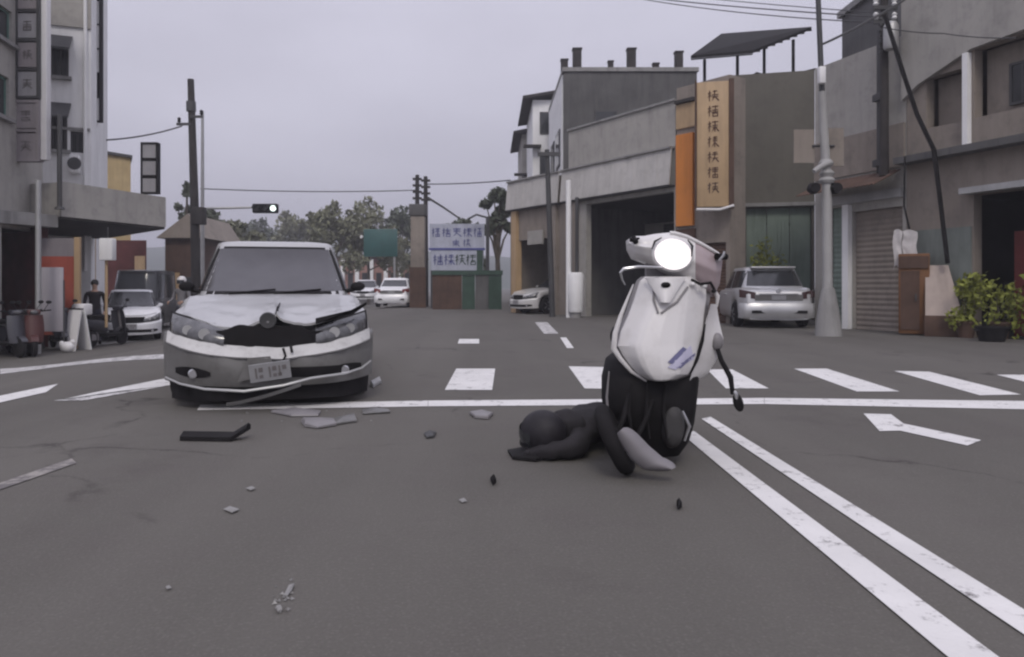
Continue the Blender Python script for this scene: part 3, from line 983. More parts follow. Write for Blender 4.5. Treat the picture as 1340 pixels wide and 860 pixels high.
# low slab canopy of the shop at the left edge
ca = thing('slab_canopy', 'flat grey concrete canopy over the black shop opening at the left edge', 'canopy', (X_(-60, 17), 17, BL))
p0, p1 = P(-120, 282, 15.8), P(76, 276, 19.0)
MB().prism([(p0.x - X_(-60, 17), p0.y - 17, p0.z - BL), (p1.x - X_(-60, 17), p1.y - 17, p0.z - BL), (p1.x - X_(-60, 17) - 1.6, p1.y - 17 + 0.4, p0.z - BL), (p0.x - X_(-60, 17) - 1.6, p0.y - 17 + 0.4, p0.z - BL)], (0, 0, 0.3)).build('canopy_slab', concrete, ca, smooth=0)

# yellow shed, lattice sign, house and shelter further along
ys_ = thing('yellow_shed', 'small ochre rooftop shed with a dark sloping roof beyond the white building', 'shed', (X_(131, 34), 34, BL))
hy0, hy1 = EYE + (VY - 200) / F * 34 - BL, EYE + (VY - 207) / F * 34 - BL
wy = X_(171, 34) - X_(131, 34)
ochre = mat('ochre_wall', (0.42, 0.32, 0.17), 0.8, var=0.12, streak=0.3)
MB().prism([(0, 0, 3.6), (wy, 0, 3.6), (wy, 0, hy1), (0, 0, hy0)], (-1.9, 3.6, 0)).build('shed_wall', ochre, ys_, smooth=0)
MB().prism([(-0.4, -0.1, 0), (wy + 0.75, -0.1, 0), (wy + 0.75, -0.1, 3.597), (-0.4, -0.1, 3.597)], (-1.9, 3.6, 0)).build('lower_wall', dr, ys_, smooth=0)
MB().box(wy + 0.25, wy + 0.7, -0.16, -0.104, 0, 2.9).build('beige_panel', beige, ys_, smooth=0)
MB().prism([(-0.12, -0.15, hy0 + 0.003), (wy + 0.15, -0.15, hy1 + 0.003 - 0.02), (wy + 0.15, -0.15, hy1 + 0.1), (-0.12, -0.15, hy0 + 0.13)], (-2.2, 4.3, 0)).build('shed_roof', dsteel, ys_, smooth=0)
sign_board('lattice_sign', 'black framed sign of three white panels standing on the grey fascia roof', 186, 208, 187, 254, 22.6, greyface, 3, frame=black, grid=True)
hz = thing('low_house', 'low brown house with a grey pitched roof beyond the grey fascia', 'house', (X_(216, 36), 36, BL))
wh = X_(262, 36) - X_(216, 36)
hh = EYE + (VY - 312) / F * 36 - BL
MB().box(0, wh, 0, 5, 0, hh).build('wall', rust, hz, smooth=0)
MB().prism([(-0.3, -0.3, hh + 0.003), (wh + 0.3, -0.3, hh + 0.003), (wh * 0.72, -0.3, hh + 1.15)], (0, 5.6, 0)).build('roof', brown_wall, hz, smooth=0)
MB().box(0.15, 0.7, -0.06, -0.003, 0.9, 2.2).build('door', beige, hz, smooth=0)
f = MB().box(0.95, 1.4, -0.06, -0.003, 1.2, 2.0).build('window', dsteel, hz, smooth=0)
MB().box(1.0, 1.35, -0.07, -0.062, 1.25, 1.95).build('pane', glass, f, smooth=0)

# ================================================= FAR END OF THE STREET
hill = MB()
def hf(u, v):
    x = lerp(-260, 120, u)
    y = lerp(330, 640, v)
    e = math.sin(math.pi * min(1, v * 1.2)) ** 0.7 if v < 0.83 else 0
    px = (x / 400 * F) + VX
    h = interp([(0, 26), (250, 30), (330, 38), (365, 39), (400, 34), (450, 31), (560, 26), (700, 22), (1000, 14)], px)
    return (x, y, -2 + h * e * (0.9 + 0.1 * noise.noise(Vector((x * 0.02, y * 0.02, 0)))))
hill.patch(hf, 60, 14)
struct(hill.build('hill', mat('wooded_hill', (0.045, 0.065, 0.045), 0.95, var=0.35, scale=0.06), smooth=80))

leafm = [mat('olive_leaves', (0.16, 0.165, 0.105), 0.85, var=0.35, scale=0.7), mat('dark_leaves', (0.09, 0.105, 0.075), 0.85, var=0.35, scale=0.7),
         mat('yellow_green_leaves', (0.19, 0.21, 0.035), 0.8, var=0.3, scale=2)]
bark = mat('bark', (0.09, 0.075, 0.06), 0.95, var=0.3, scale=4)

def leaf_blob(k, c, r, n, s, rg):
    for _ in range(n):
        while True:
            d = Vector((rg.uniform(-1, 1), rg.uniform(-1, 1), rg.uniform(-1, 1)))
            if 0.2 < d.length <= 1:
                break
        p = Vector(c) + Vector((d.x * r[0], d.y * r[1], d.z * r[2]))
        a = Vector((rg.gauss(0, 1), rg.gauss(0, 1), rg.gauss(0, 1))).normalized()
        b = a.cross(Vector((rg.gauss(0, 1), rg.gauss(0, 1), rg.gauss(0, 1)))).normalized()
        q = s * rg.uniform(0.6, 1.3)
        k.add([p - a * q, p + b * q * 0.5, p + a * q, p - b * q * 0.5], [(0, 1, 2, 3)])

def tree(name, label, px, Y, top, spread, m, seed, bot=None, group=None, dens=1.0, leaf=0.2):
    rg = random.Random(seed)
    x = X_(px, Y)
    t = thing(name, label, 'tree', (x, Y, gz(x)), group=group)
    h = EYE + (VY - top) / F * Y - gz(x)
    cr = spread / F * Y / 2
    fork = h * 0.38
    k = MB()
    k.tube([(0, 0, -0.1), (0.05, 0, fork * 0.5), (0, 0.05, fork), (0.1, 0, h * 0.8)], [0.17, 0.13, 0.11, 0.03], 8)
    k2 = MB()
    lobes = []
    n = 9
    for i in range(n):
        a = 2 * math.pi * i / n + rg.uniform(-0.4, 0.4)
        rr = cr * rg.uniform(0.35, 0.8)
        e = (rr * math.cos(a), rr * math.sin(a), rg.uniform(h * 0.36, h * 0.86))
        k2.tube([(0.02, 0, fork * rg.uniform(0.8, 1.3)), (e[0] * 0.5, e[1] * 0.5, lerp(fork, e[2], 0.6)), e], [0.07, 0.05, 0.02], 5)
        lobes.append((e, cr * rg.uniform(0.28, 0.45)))
    lobes.append(((0.1, 0, h * 0.86), cr * 0.4))
    lobes.append(((0, 0, h * 0.65), cr * 0.55))
    k.build('trunk', bark, t)
    k2.build('limb', bark, t)
    c = MB()
    for e, r in lobes:
        leaf_blob(c, e, (r, r, min(r * 0.9, h - e[2] + 0.05)), int(230 * dens), leaf, rg)
        for _ in range(5):
            d = Vector((rg.gauss(0, 1), rg.gauss(0, 1), rg.gauss(0.4, 0.8))).normalized() * r * 0.95
            z = min(e[2] + d.z, h - 0.15)
            leaf_blob(c, (e[0] + d.x, e[1] + d.y, z), (r * 0.3,) * 3, int(26 * dens), leaf, rg)
    c.build('crown', m, t, smooth=0)
    return t
trees = 'street trees at the far end of the road'
tree('street_tree', 'olive green tree left of the middle far trees, behind the sedan roof corner', 432, 62, 265, 88, leafm[0], 1, group=trees, dens=1.3)
tree('street_tree', 'tallest olive street tree above the teal sign at the far end', 482, 66, 260, 100, leafm[0], 2, group=trees, dens=1.4)
tree('street_tree', 'dark street tree next to the brown gate posts at the far end', 526, 70, 264, 72, leafm[1], 3, group=trees, dens=1.2)
tree('street_tree', 'brownish green tree under the traffic light arm left of the sedan roof', 303, 56, 284, 78, leafm[0], 4, group=trees, dens=1.3)
tree('street_tree', 'small dark tree hugging the left utility pole', 276, 44, 262, 40, leafm[1], 5, group=trees, dens=0.5, leaf=0.16)
tree('street_tree', 'small ragged tree between the low brown house and the utility pole', 243, 42, 218, 30, leafm[1], 9, group=trees, dens=0.25, leaf=0.16)
tree('street_tree', 'slim dark tree at the left end of the canopied shop row', 651, 37, 230, 46, leafm[1], 6, group=trees, dens=0.9, leaf=0.14)
tree('street_tree', 'low green tree hidden behind the blue and white board', 600, 48, 284, 70, leafm[1], 8, group=trees, dens=0.8)

tree('street_tree', 'hazy tree far beyond the traffic light, above the sedan roof', 385, 95, 281, 80, leafm[0], 11, group=trees, dens=1.0, leaf=0.3)
tree('street_tree', 'hazy tree far beyond the traffic light, nearer the utility pole', 338, 100, 287, 90, leafm[1], 12, group=trees, dens=1.0, leaf=0.3)

# row of low pinkish buildings behind the trees
pk = mat('faded_pink_wall', (0.35, 0.20, 0.17), 0.9, var=0.2, streak=0.4)
pb = thing('pink_building', 'low faded pink building with pale columns far down the street', 'building', (X_(440, 78), 78, 0))
wp = X_(552, 78) - X_(440, 78)
hp = EYE + (VY - 338) / F * 78
MB().box(0, wp, 0, 6, 0, hp).build('wall', pk, pb, smooth=0)
MB().box(-0.2, wp + 0.2, -0.6, 6.2, hp + 0.003, hp + 0.2).build('roof', rust, pb, smooth=0)
for i in range(6):
    u = wp * (i + 0.5) / 6
    MB().box(u - 0.2, u + 0.2, -0.45, -0.2, 0, hp).build('column', pale_wall, pb, smooth=0)
    if i < 5:
        f = MB().box(u + 0.45, u + 1.0, -0.06, -0.003, 0.8, 2.4).build('window', dsteel, pb, smooth=0)
        MB().box(u + 0.5, u + 0.95, -0.07, -0.062, 0.85, 2.35).build('pane', glass, f, smooth=0)

# teal direction sign on a post
Yt = 50
ts = thing('teal_road_sign', 'blank teal green road sign on a post in front of the far trees', 'sign', (X_(498, Yt), Yt, 0))
za, zb_ = EYE + (VY - 336) / F * Yt, EYE + (VY - 300) / F * Yt
teal = mat('teal_sign_face', (0.02, 0.085, 0.08), 0.5, var=0.15)
MB().rbox(-1.1, 1.1, -0.04, 0.04, za, zb_, 0.03).build('sign_face', teal, ts)
MB().tube([(0.9, 0.09, 0), (0.9, 0.09, zb_ + 0.1)], 0.07, 8).build('post', steel, ts)
MB().lathe([(0.09, 0), (0.11, 0.1), (0.08, 0.2)], (-1.25, -0.1, za + 1.3), 'y', 12).build('lamp', white_paint, ts)
MB().tube([(-1.25, 0.05, za + 1.3), (-1.1, 0.05, za + 1.3)], 0.03, 6).build('lamp_arm', steel, ts)

# brown gate post with a lamp column, green wall, blue-white board
gp = thing('gate_pillar', 'tall brown grey pillar beside the twin poles at the far junction', 'pillar', (X_(548, 36), 36, 0))
MB().rbox(-0.36, 0.30, -0.3, 0.3, 0, EYE + (VY - 283) / F * 36, 0.02).build('shaft', brown_wall, gp)
MB().rbox(-0.43, 0.37, -0.37, 0.37, EYE + (VY - 283) / F * 36 + 0.002, EYE + (VY - 268) / F * 36, 0.03).build('cap', dark_wall, gp)
MB().box(-0.40, 0.36, -0.34, -0.304, 0, 1.9).build('plinth_panel', rust, gp, smooth=0)
twin = 'twin poles behind the brown pillar'
for i, (px, top, lab) in enumerate(((546, 229, 'left one of two dark utility poles behind the brown pillar'), (557, 231, 'right one of two dark utility poles, with a slanting arm to the right'))):
    t = thing('utility_pole', lab, 'pole', (X_(px, 38), 38, 0), group=twin)
    h = EYE + (VY - top) / F * 38
    MB().tube([(0, 0, -0.1), (0, 0, h)], [0.15, 0.1], 10).build('shaft', wood_dark, t)
    for j in range(4):
        MB().box(-0.22, 0.22, -0.13, 0.13, h - 0.25 - j * 0.32, h - 0.16 - j * 0.32).build('crossarm', wood_dark, t, smooth=0)
    if i:
        MB().tube([(0.1, 0, h - 1.05), (0.9, 0, h - 1.55), (1.7, 0, h - 2.1)], [0.06, 0.05, 0.04], 8).build('slanting_arm', dsteel, t)
gw = thing('green_wall', 'low brown and dark green hoarding under the blue and white board', 'wall', (X_(566, 33.4), 33.4, 0))
ww = X_(657, 33.4) - X_(566, 33.4)
hw = EYE + (VY - 354) / F * 33.4
dgreen = mat('dark_green_paint', (0.03, 0.065, 0.045), 0.7, var=0.25, streak=0.3)
MB().box(0, ww * 0.42, 0, 0.12, 0, hw - 0.2).build('brown_panel', rust, gw, smooth=0)
for i in range(3):
    a = ww * (0.425 + 0.192 * i)
    MB().box(a, a + ww * 0.185, 0.0, 0.1, 0, hw - 0.2).build('green_panel', dgreen if i != 1 else dark_wall, gw, smooth=0)
MB().box(-0.03, ww + 0.03, -0.05, 0.15, hw - 0.197, hw).build('green_coping', dgreen, gw, smooth=0)
bw = mat('pale_blue_board', (0.40, 0.42, 0.50), 0.6, var=0.12, streak=0.25)
blue = mat('blue_ink', (0.07, 0.08, 0.25), 0.6, var=0.15)
bd = thing('blue_white_board', 'large pale billboard with two rows of blue characters above the green hoarding', 'billboard', (X_(562, 35), 35, 0))
wb_ = X_(634, 35) - X_(562, 35)
zl, zm_, zh = [EYE + (VY - y) / F * 35 for y in (354, 326, 293)]
MB().box(0, wb_, 0, 0.1, zm_ + 0.05, zh).build('upper_board', bw, bd, smooth=0)
MB().box(0.06, wb_ - 0.06, 0, 0.1, zl, zm_ - 0.05).build('lower_board', bw, bd, smooth=0)
MB().box(-0.03, wb_ + 0.03, -0.03, 0.12, zm_ - 0.047, zm_ + 0.047).build('frame_rail', blue, bd, smooth=0)
for i in range(5):
    glyph(bd, wb_ * (0.12 + 0.19 * i), lerp(zm_, zh, 0.66), 0.42, -0.002, blue, 60 + i)
for i in range(2):
    glyph(bd, wb_ * (0.48 + 0.2 * i), lerp(zm_, zh, 0.24), 0.36, -0.002, blue, 70 + i)
for i in range(4):
    glyph(bd, wb_ * (0.16 + 0.2 * i), lerp(zl, zm_, 0.5), 0.5, -0.002, dgreen if i > 1 else blue, 80 + i)
MB().box(wb_ * 0.86, wb_ * 0.97, -0.02, -0.003, zl, zm_ - 0.06).build('dark_strip', dgreen, bd, smooth=0)
for u in (0.1, wb_ - 0.1):
    MB().tube([(u, 0.18, 0), (u, 0.18, zh)], 0.06, 8).build('post', dsteel, bd)
dp = thing('dark_post', 'thin dark post at the right end of the blue and white board', 'post', (X_(638, 34.5), 34.5, 0))
MB().tube([(0, 0, -0.05), (0, 0, EYE + (VY - 284) / F * 34.5)], 0.08, 8).build('shaft', dsteel, dp)
MB().tube([(0, 0, EYE + (VY - 285) / F * 34.5), (-0.5, 0, EYE + (VY - 281) / F * 34.5), (-0.9, 0, EYE + (VY - 287) / F * 34.5)], 0.05, 6).build('arm', dsteel, dp)

# ================================================= POLES, LIGHTS, WIRES
Yp = 31
up = thing('timber_utility_pole', 'tall black utility pole with insulators left of the sedan', 'pole', (X_(256, Yp), Yp, gz(X_(256, Yp))))
hpz = EYE + (VY - 104) / F * Yp - gz(X_(256, Yp))
MB().tube([(0.05, 0, -0.1), (-0.05, 0, hpz * 0.5), (-0.2, 0, hpz)], [0.2, 0.17, 0.13], 12).build('shaft', wood_dark, up)
MB().tube([(-0.18, 0, hpz - 1.3), (-0.19, 0, hpz - 0.9)], 0.19, 10).build('band', dsteel, up)
for s_, z in ((-1, 1.85), (1, 1.55)):
    MB().box(-0.15 + (0 if s_ > 0 else -0.55), -0.15 + (0.5 if s_ > 0 else 0), -0.21, -0.13, hpz - z - 0.05, hpz - z + 0.05).build('crossarm', dsteel, up, smooth=0)
    MB().lathe([(0.03, -0.08), (0.08, -0.02), (0.05, 0.03), (0.08, 0.08), (0.03, 0.13)], (-0.15 + s_ * 0.45, -0.17, hpz - z + 0.14), 'z', 10).build('insulator', black, up)
MB().rbox(-0.1, 0.42, -0.3, 0.1, hpz - 5.9, hpz - 5.2, 0.03).build('junction_box', wood_dark, up)
tl = thing('traffic_light', 'horizontal black traffic light with its right lamp lit on a thin steel mast', 'traffic light', (X_(265, 33), 33, gz(X_(265, 33))))
z0 = gz(X_(265, 33))
zt = EYE + (VY - 273) / F * 33 - z0
xl0, xl1 = X_(331, 33) - X_(265, 33), X_(364, 33) - X_(265, 33)
MB().tube([(0, 0, -0.1), (0, 0, EYE + (VY - 146) / F * 33 - z0)], [0.1, 0.06], 10).build('mast', steel, tl)
MB().tube([(0, 0, zt), (xl0 + 0.1, 0, zt + 0.05)], [0.06, 0.045], 8).build('mast_arm', steel, tl)
hd_ = MB().rbox(xl0, xl1, -0.14, 0.14, zt - 0.2, zt + 0.2, 0.05).build('signal_head', black, tl)
lampw = mat('lit_signal_lamp', (0.85, 1.0, 0.95), 0.4, var=0.02, emit=1.6)
lampd = mat('unlit_signal_lamp', (0.02, 0.02, 0.02), 0.3, var=0.2)
for i in range(3):
    cx = lerp(xl0, xl1, (i + 0.5) / 3)
    MB().lathe([(0.13, -0.003), (0.12, -0.03), (0.05, -0.05)], (cx, -0.14, zt), 'y', 16).build('signal_lamp', lampw if i == 2 else lampd, hd_)
    k = MB()
    k.patch(lambda u, v: (cx + 0.15 * math.cos(math.pi * u), -0.145 - 0.16 * v, zt + 0.15 * math.sin(math.pi * u)), 12, 1, (0, 0, 0.01))
    k.build('visor', black, hd_)

def wire(label, pts, r=0.012, m=black, sag=0.0, group='overhead wires'):
    a = [P(*p) for p in pts]
    o = a[0].copy()
    out = []
    for p, q in zip(a, a[1:]):
        for i in range(10):
            t = i / 10
            v = p.lerp(q, t)
            v.z -= sag * 4 * t * (1 - t)
            out.append(v - o)
    out.append(a[-1] - o)
    ob = MB().tube(out, r, 5).build('overhead_wire', m)
    ob.location = o
    return tag(ob, label, 'wire', group)
wire('thin wire from the white building to the black utility pole', [(125, 184, 26), (238, 165, 31)], 0.03, dsteel, 0.12)
wire('long thin wire crossing the sky behind the traffic light', [(262, 247, 34), (545, 249, 38)], 0.025, dsteel, 0.1)
wire('short wire from the twin poles to the slim tree', [(557, 241, 38), (668, 236, 33)], 0.028, dsteel, 0.05)
wire('upper one of the three wires at the top centre of the sky', [(820, -6, 24), (1145, 22, 17)], 0.016, dsteel, 0.05)
wire('middle one of the three wires at the top centre of the sky', [(835, -2, 24), (1150, 30, 17)], 0.014, dsteel, 0.1)
wire('lowest of the three wires near the top, ending at the corner poles', [(905, -4, 24), (1150, 17, 17)], 0.012, dsteel, 0.02)
wire('thick wire slanting down from the corner poles to the lamp post', [(1186, -2, 16), (1140, 25, 15.9), (1076, 58, 15.6)], 0.026, dsteel, 0.02)
wire('thin cable sagging across the grey parapet of the corner building', [(1155, 36, 15.8), (1235, 44, 15.2), (1330, 50, 13.6)], 0.012, dsteel, 0.03)
wire('thick black cable hanging down the front of the corner building', [(1158, 20, 15.6), (1180, 90, 15.5), (1200, 150, 15.45), (1222, 196, 15.4), (1230, 260, 15.3), (1240, 345, 15.2)], 0.045, black, 0.0)
wire('thin cable dangling under the ledge at the corner of the buildings', [(1184, 205, 15.9), (1183, 270, 15.9), (1190, 300, 15.9)], 0.02, black, 0.0)

# lamp post on the right with its concrete foot
Yl = 15.5
lpz = thing('lamp_post', 'pale street pole with brackets and a flared concrete foot beside the parked silver car', 'lamp post', (X_(1082, Yl), Yl, 0))
def LZ(py): return EYE + (VY - py) / F * Yl
dx = X_(1070, Yl) - X_(1082, Yl)
MB().tube([(0.02, 0, 0.05), (0, 0, LZ(240)), (-0.1, 0, LZ(120))], [0.1, 0.095, 0.075], 12).build('lower_shaft', lamp_grey, lpz)
MB().tube([(-0.1, 0, LZ(120) + 0.002), (-0.2, 0, LZ(-40))], [0.055, 0.05], 10).build('upper_shaft', dsteel, lpz)
MB().lathe([(0.27, -0.05), (0.26, 0.05), (0.235, 0.3), (0.19, 0.6), (0.13, 0.92), (0.105, 0.98)], (0.03, 0, 0), 'z', 18).build('concrete_foot', concrete, lpz)
MB().rbox(-0.23, -0.1, -0.2, -0.06, LZ(112), LZ(90), 0.02).build('meter_box', white_paint, lpz)
MB().lathe([(0.13, 0), (0.16, 0.06), (0.11, 0.12), (0.15, 0.2), (0.1, 0.26)], (0, 0, LZ(240)), 'z', 14).build('clamp', lamp_grey, lpz)
MB().lathe([(0.12, 0), (0.15, 0.06), (0.1, 0.14)], (-0.02, 0, LZ(218)), 'z', 14).build('clamp', lamp_grey, lpz)
MB().tube([(0, -0.1, LZ(214)), (-0.2, -0.14, LZ(220)), (-0.33, -0.16, LZ(226))], [0.06, 0.055, 0.05], 8).build('bracket', lamp_grey, lpz)
MB().box(0.09, 0.40, 0.12, 0.16, LZ(216), LZ(166)).build('sign_plate', brown_wall, lpz, smooth=0)
MB().box(-0.62, -0.2, 0.12, 0.15, LZ(212), LZ(168)).build('sign_plate', brown_wall, lpz, smooth=0)
MB().tube([(-0.25, 0.1, LZ(190)), (0.2, 0.1, LZ(190))], 0.025, 6).build('plate_arm', dsteel, lpz)
for xx in (-0.3, 0.14):
    MB().lathe([(0.1, -0.16), (0.12, -0.02), (0.07, 0.12)], (xx, -0.02, LZ(247)), 'y', 14).build('siren_horn', black, lpz)

# corner poles at the top right, standing against the buildings
cp = 'dark poles at the corner of the grey building'
t = thing('corner_pole', 'dark pole with crossarms and insulators at the corner between the two right buildings', 'pole', (X_(1157, 16.6), 16.6, 3.4))
def CZ(py): return EYE + (VY - py) / F * 16.6 - 3.4
MB().tube([(0, 0, 0), (0, 0, CZ(60)), (0, 0, CZ(-60))], [0.10, 0.085, 0.07], 10).build('shaft', wood_dark, t)
for i, py in enumerate((30, 12, -8)):
    MB().box(-0.28, 0.24, -0.11, -0.04, CZ(py) - 0.04, CZ(py) + 0.04).build('crossarm', dsteel, t, smooth=0)
    for xx in (-0.22, 0.18):
        MB().lathe([(0.025, 0), (0.06, 0.04), (0.035, 0.08), (0.06, 0.12), (0.02, 0.16)], (xx, -0.075, CZ(py) + 0.04), 'z', 8).build('insulator', pale_wall, t)
MB().lathe([(0.13, 0), (0.15, 0.05), (0.15, 0.5), (0.11, 0.58)], (-0.0, -0.28, CZ(70)), 'z', 14).build('transformer', steel, t)
MB().box(-0.05, 0.05, 0.0, 0.42, 0.25, 0.4).box(-0.05, 0.05, 0.0, 0.42, 1.7, 1.85).build('wall_bracket', dsteel, t, smooth=0)
lk = MB()
for i in range(7):
    lk.box(-0.16, -0.1, -0.13, -0.07, CZ(72) + i * 0.12, CZ(72) + i * 0.12 + 0.06)
lk.build('cable_clip', dsteel, t, smooth=0)

# pole in front of the shop row
p1_ = thing('shop_pole', 'dark pole standing against the canopies of the shop row', 'pole', (X_(723, 25.2), 25.2, 0))
MB().tube([(0, 0, -0.1), (-0.18, 0, EYE + (VY - 196) / F * 25.2)], [0.1, 0.08], 10).build('shaft', dsteel, p1_)
MB().box(-0.5, 0.25, -0.14, -0.06, EYE + (VY - 205) / F * 25.2, EYE + (VY - 200) / F * 25.2).build('crossarm', dsteel, p1_, smooth=0)
p2_ = thing('padded_pole', 'pale steel pole with a thick white sleeve at its foot before the shop row', 'pole', (X_(744, 24.6), 24.6, 0))
MB().tube([(0, 0, -0.1), (0, 0, EYE + (VY - 236) / F * 24.6)], 0.085, 10).build('shaft', pale_wall, p2_)
MB().tube([(0.28, 0.1, -0.1), (0.28, 0.1, EYE + (VY - 258) / F * 24.6)], 0.06, 10).build('brace_pipe', dsteel, p2_)
MB().lathe([(0.22, 0), (0.25, 0.05), (0.25, 1.2), (0.2, 1.28)], (0.22, -0.12, 0.17), 'z', 18).build('white_sleeve', pale_wall, p2_)
MB().lathe([(0.17, 0), (0.17, 0.17)], (0.22, -0.12, 0), 'z', 16).build('sleeve_base', concrete, p2_)

# slim grey pole at the left shop
p3_ = thing('street_pole', 'slim grey pole at the left kerb reaching the mauve sign', 'pole', (X_(50, 17.6), 17.6, BL))
MB().tube([(0, 0, -0.1), (0, 0, EYE + (VY - 236) / F * 17.6 - BL)], 0.065, 10).build('shaft', steel, p3_)
p4_ = thing('street_pole', 'thin dark pole in front of the white building windows', 'pole', (X_(78, 18.8), 18.8, EYE + (VY - 272) / F * 18.8))
MB().tube([(0, 0, -0.02), (0, 0, (272 - 150) / F * 18.8)], 0.06, 8).build('shaft', dsteel, p4_)
MB().lathe([(0.12, 0), (0.1, 0.06)], (0, 0, -0.04), 'z', 12).build('base_plate', dsteel, p4_)

# ================================================= CARS
def car_paint(name, col, metal=0.4):
    return mat(name, col, 0.34, metal, var=0.06, scale=1.2, coat=0.5, dirt=tuple(c * 0.72 for c in col), dirt_amt=0.3)
silver = car_paint('silver_car_paint', (0.43, 0.43, 0.43), 0.3)
dull_silver = mat('dull_silver_bumper', (0.155, 0.152, 0.148), 0.5, 0.15, var=0.12, scale=1.6, coat=0.2, dirt=(0.07, 0.066, 0.062), dirt_amt=0.5)
white_car = car_paint('white_car_paint', (0.80, 0.80, 0.82), 0.0)
dark_car = car_paint('dark_car_paint', (0.03, 0.03, 0.034), 0.2)
screen = mat('windscreen_glass', (0.062, 0.06, 0.066), 0.18, var=0.22, scale=1.5, spec=0.5)
lens = mat('headlamp_lens', (0.085, 0.085, 0.09), 0.15, var=0.5, scale=14, coat=0.6)
red_lens = mat('tail_lamp_lens', (0.20, 0.035, 0.03), 0.2, var=0.2, scale=8, coat=0.5)
plate_m = mat('licence_plate', (0.30, 0.30, 0.31), 0.5, var=0.12, scale=6)

def car(name, label, loc, rz, L, Wd, H, paint_m, kind='sedan', damaged=False, ends=('front',), group=None, bump_m=None, hood_z=0.9, belt=0.93, screen_m=None):
    t = thing(name, label, 'car', loc, rz, group)
    hw = Wd / 2
    ax1, ax2 = 0.80, L - 0.85
    wr = 0.31
    if kind == 'sedan':
        top = [(0.0, 0.66), (0.25, 0.73), (0.6, 0.80), (1.15, hood_z), (1.5, belt), (L - 1.1, belt + 0.02), (L - 0.5, belt + 0.01), (L - 0.1, belt - 0.05), (L, belt - 0.13)]
        cab = (1.12, L - 0.75, 1.95, L - 1.55)
    elif kind == 'hatch':
        top = [(0.0, 0.70), (0.25, 0.78), (0.6, 0.86), (1.1, hood_z + 0.03), (1.4, belt), (L - 0.3, belt + 0.06), (L - 0.05, belt), (L, belt - 0.1)]
        cab = (1.0, L - 0.10, 1.75, L - 0.62)
    else:
        top = [(0.0, 0.8), (0.15, 0.95), (0.5, 1.02), (0.9, 1.05), (L - 0.1, 1.05), (L, 1.0)]
        cab = (0.35, L - 0.05, 0.95, L - 0.12)
    wid = [(0.0, 0.20)] + [(q, (q / 0.42) ** 0.25 * 0.98) for q in (0.002, 0.006, 0.012, 0.025, 0.04, 0.06, 0.1, 0.15, 0.2, 0.26, 0.32, 0.42)] + [(0.8, 0.99), (1.2, 1.0), (L - 1.0, 1.0), (L - 0.4, 0.965), (L - 0.12, 0.90), (L, 0.82)]
    ys = sorted(set([round(L * i / 70, 3) for i in range(71)] + [0.002, 0.006, 0.012, 0.025, 0.04, 0.05, 0.1, L - 0.05]))
    fr = [(0, 1.0), (0.55, 0.995), (0.84, 0.985), (0.94, 0.955), (0.985, 0.87), (1.0, 0.60), (0.995, 0.35), (0.97, 0.12), (0.90, 0.02), (0.5, 0.0), (0, 0.0)]
    rings = []
    for y in ys:
        zt, w = interp(top, y), interp(wid, y) * hw
        if damaged and y < 1.2:
            zt -= 0.055
        zb = 0.2
        for ax in (ax1, ax2):
            d = abs(y - ax)
            if d < wr + 0.06:
                zb = max(zb, 0.29 + math.sqrt((wr + 0.06) ** 2 - d * d))
        zb = min(zb, zt - 0.1)
        rt = [Vector((w * fx, y, zb + (zt - zb) * fz)) for fx, fz in fr]
        lf = [Vector((-v.x, v.y, v.z)) for v in reversed(rt[1:-1])]
        rings.append(rt + lf)
    MB().loft(rings).build('body', paint_m, t, smooth=50)
    MB().box(-hw * 0.86, hw * 0.86, 0.45, L - 0.4, 0.24, 0.6).build('underbody', black, t, smooth=0)
    # cabin
    yb0, yb1, yr0, yr1 = cab
    wb, wt = hw * 0.885, hw * 0.70
    if kind == 'van':
        wb, wt = hw * 0.97, hw * 0.90
    nn = 4.5
    zbelt = belt - 0.03 if kind != 'van' else 1.02
    def cabin(tt):
        e = 1 - (1 - tt) ** 1.25
        y0, y1 = lerp(yb0, yr0, e), lerp(yb1, yr1, e)
        return lerp(wb, wt, tt ** 1.15), (y0 + y1) / 2, (y1 - y0) / 2, lerp(zbelt, H - 0.035, tt)
    rings = []
    N = 48
    def ring(hx, yc, hy, z):
        q = []
        for i in range(N):
            a = 2 * math.pi * i / N
            c_, s_ = math.cos(a), math.sin(a)
            q.append(Vector((hx * math.copysign(abs(c_) ** (2 / nn), c_), yc + hy * math.copysign(abs(s_) ** (2 / nn), s_), z)))
        return q
    for tt in (0, 0.2, 0.4, 0.6, 0.8, 0.93, 1.0):
        rings.append(ring(*cabin(tt)))
    hx, yc, hy, z = cabin(1.0)
    for sc, dz in ((0.93, 0.018), (0.75, 0.029), (0.4, 0.035)):
        rings.append(ring(hx * sc, yc, hy * sc, z + dz))
    MB().loft(rings).build('cabin', paint_m, t, smooth=60)
    def face(s, tt, sgn, off):
        hx, yc, hy, z = cabin(tt)
        return (s * hx, yc + sgn * (hy * (1 - min(1, abs(s)) ** nn) ** (1 / nn) + off), z)
    def side(yy, tt, sgn, off):
        hx, yc, hy, z = cabin(tt)
        q = min(0.97, abs((yy - yc) / hy))
        return (sgn * (hx * (1 - q ** nn) ** (1 / nn) + off), yy, z)
    ga, gb = 0.10, 0.90
    gl = screen_m or glass
    ws = MB()
    ws.patch(lambda u, v: face(lerp(-0.9, 0.9, u) * (1 - 0.01 * v), lerp(ga, gb, v), -1, 0.006), 24, 8)
    wso = ws.build('windscreen', gl, t)
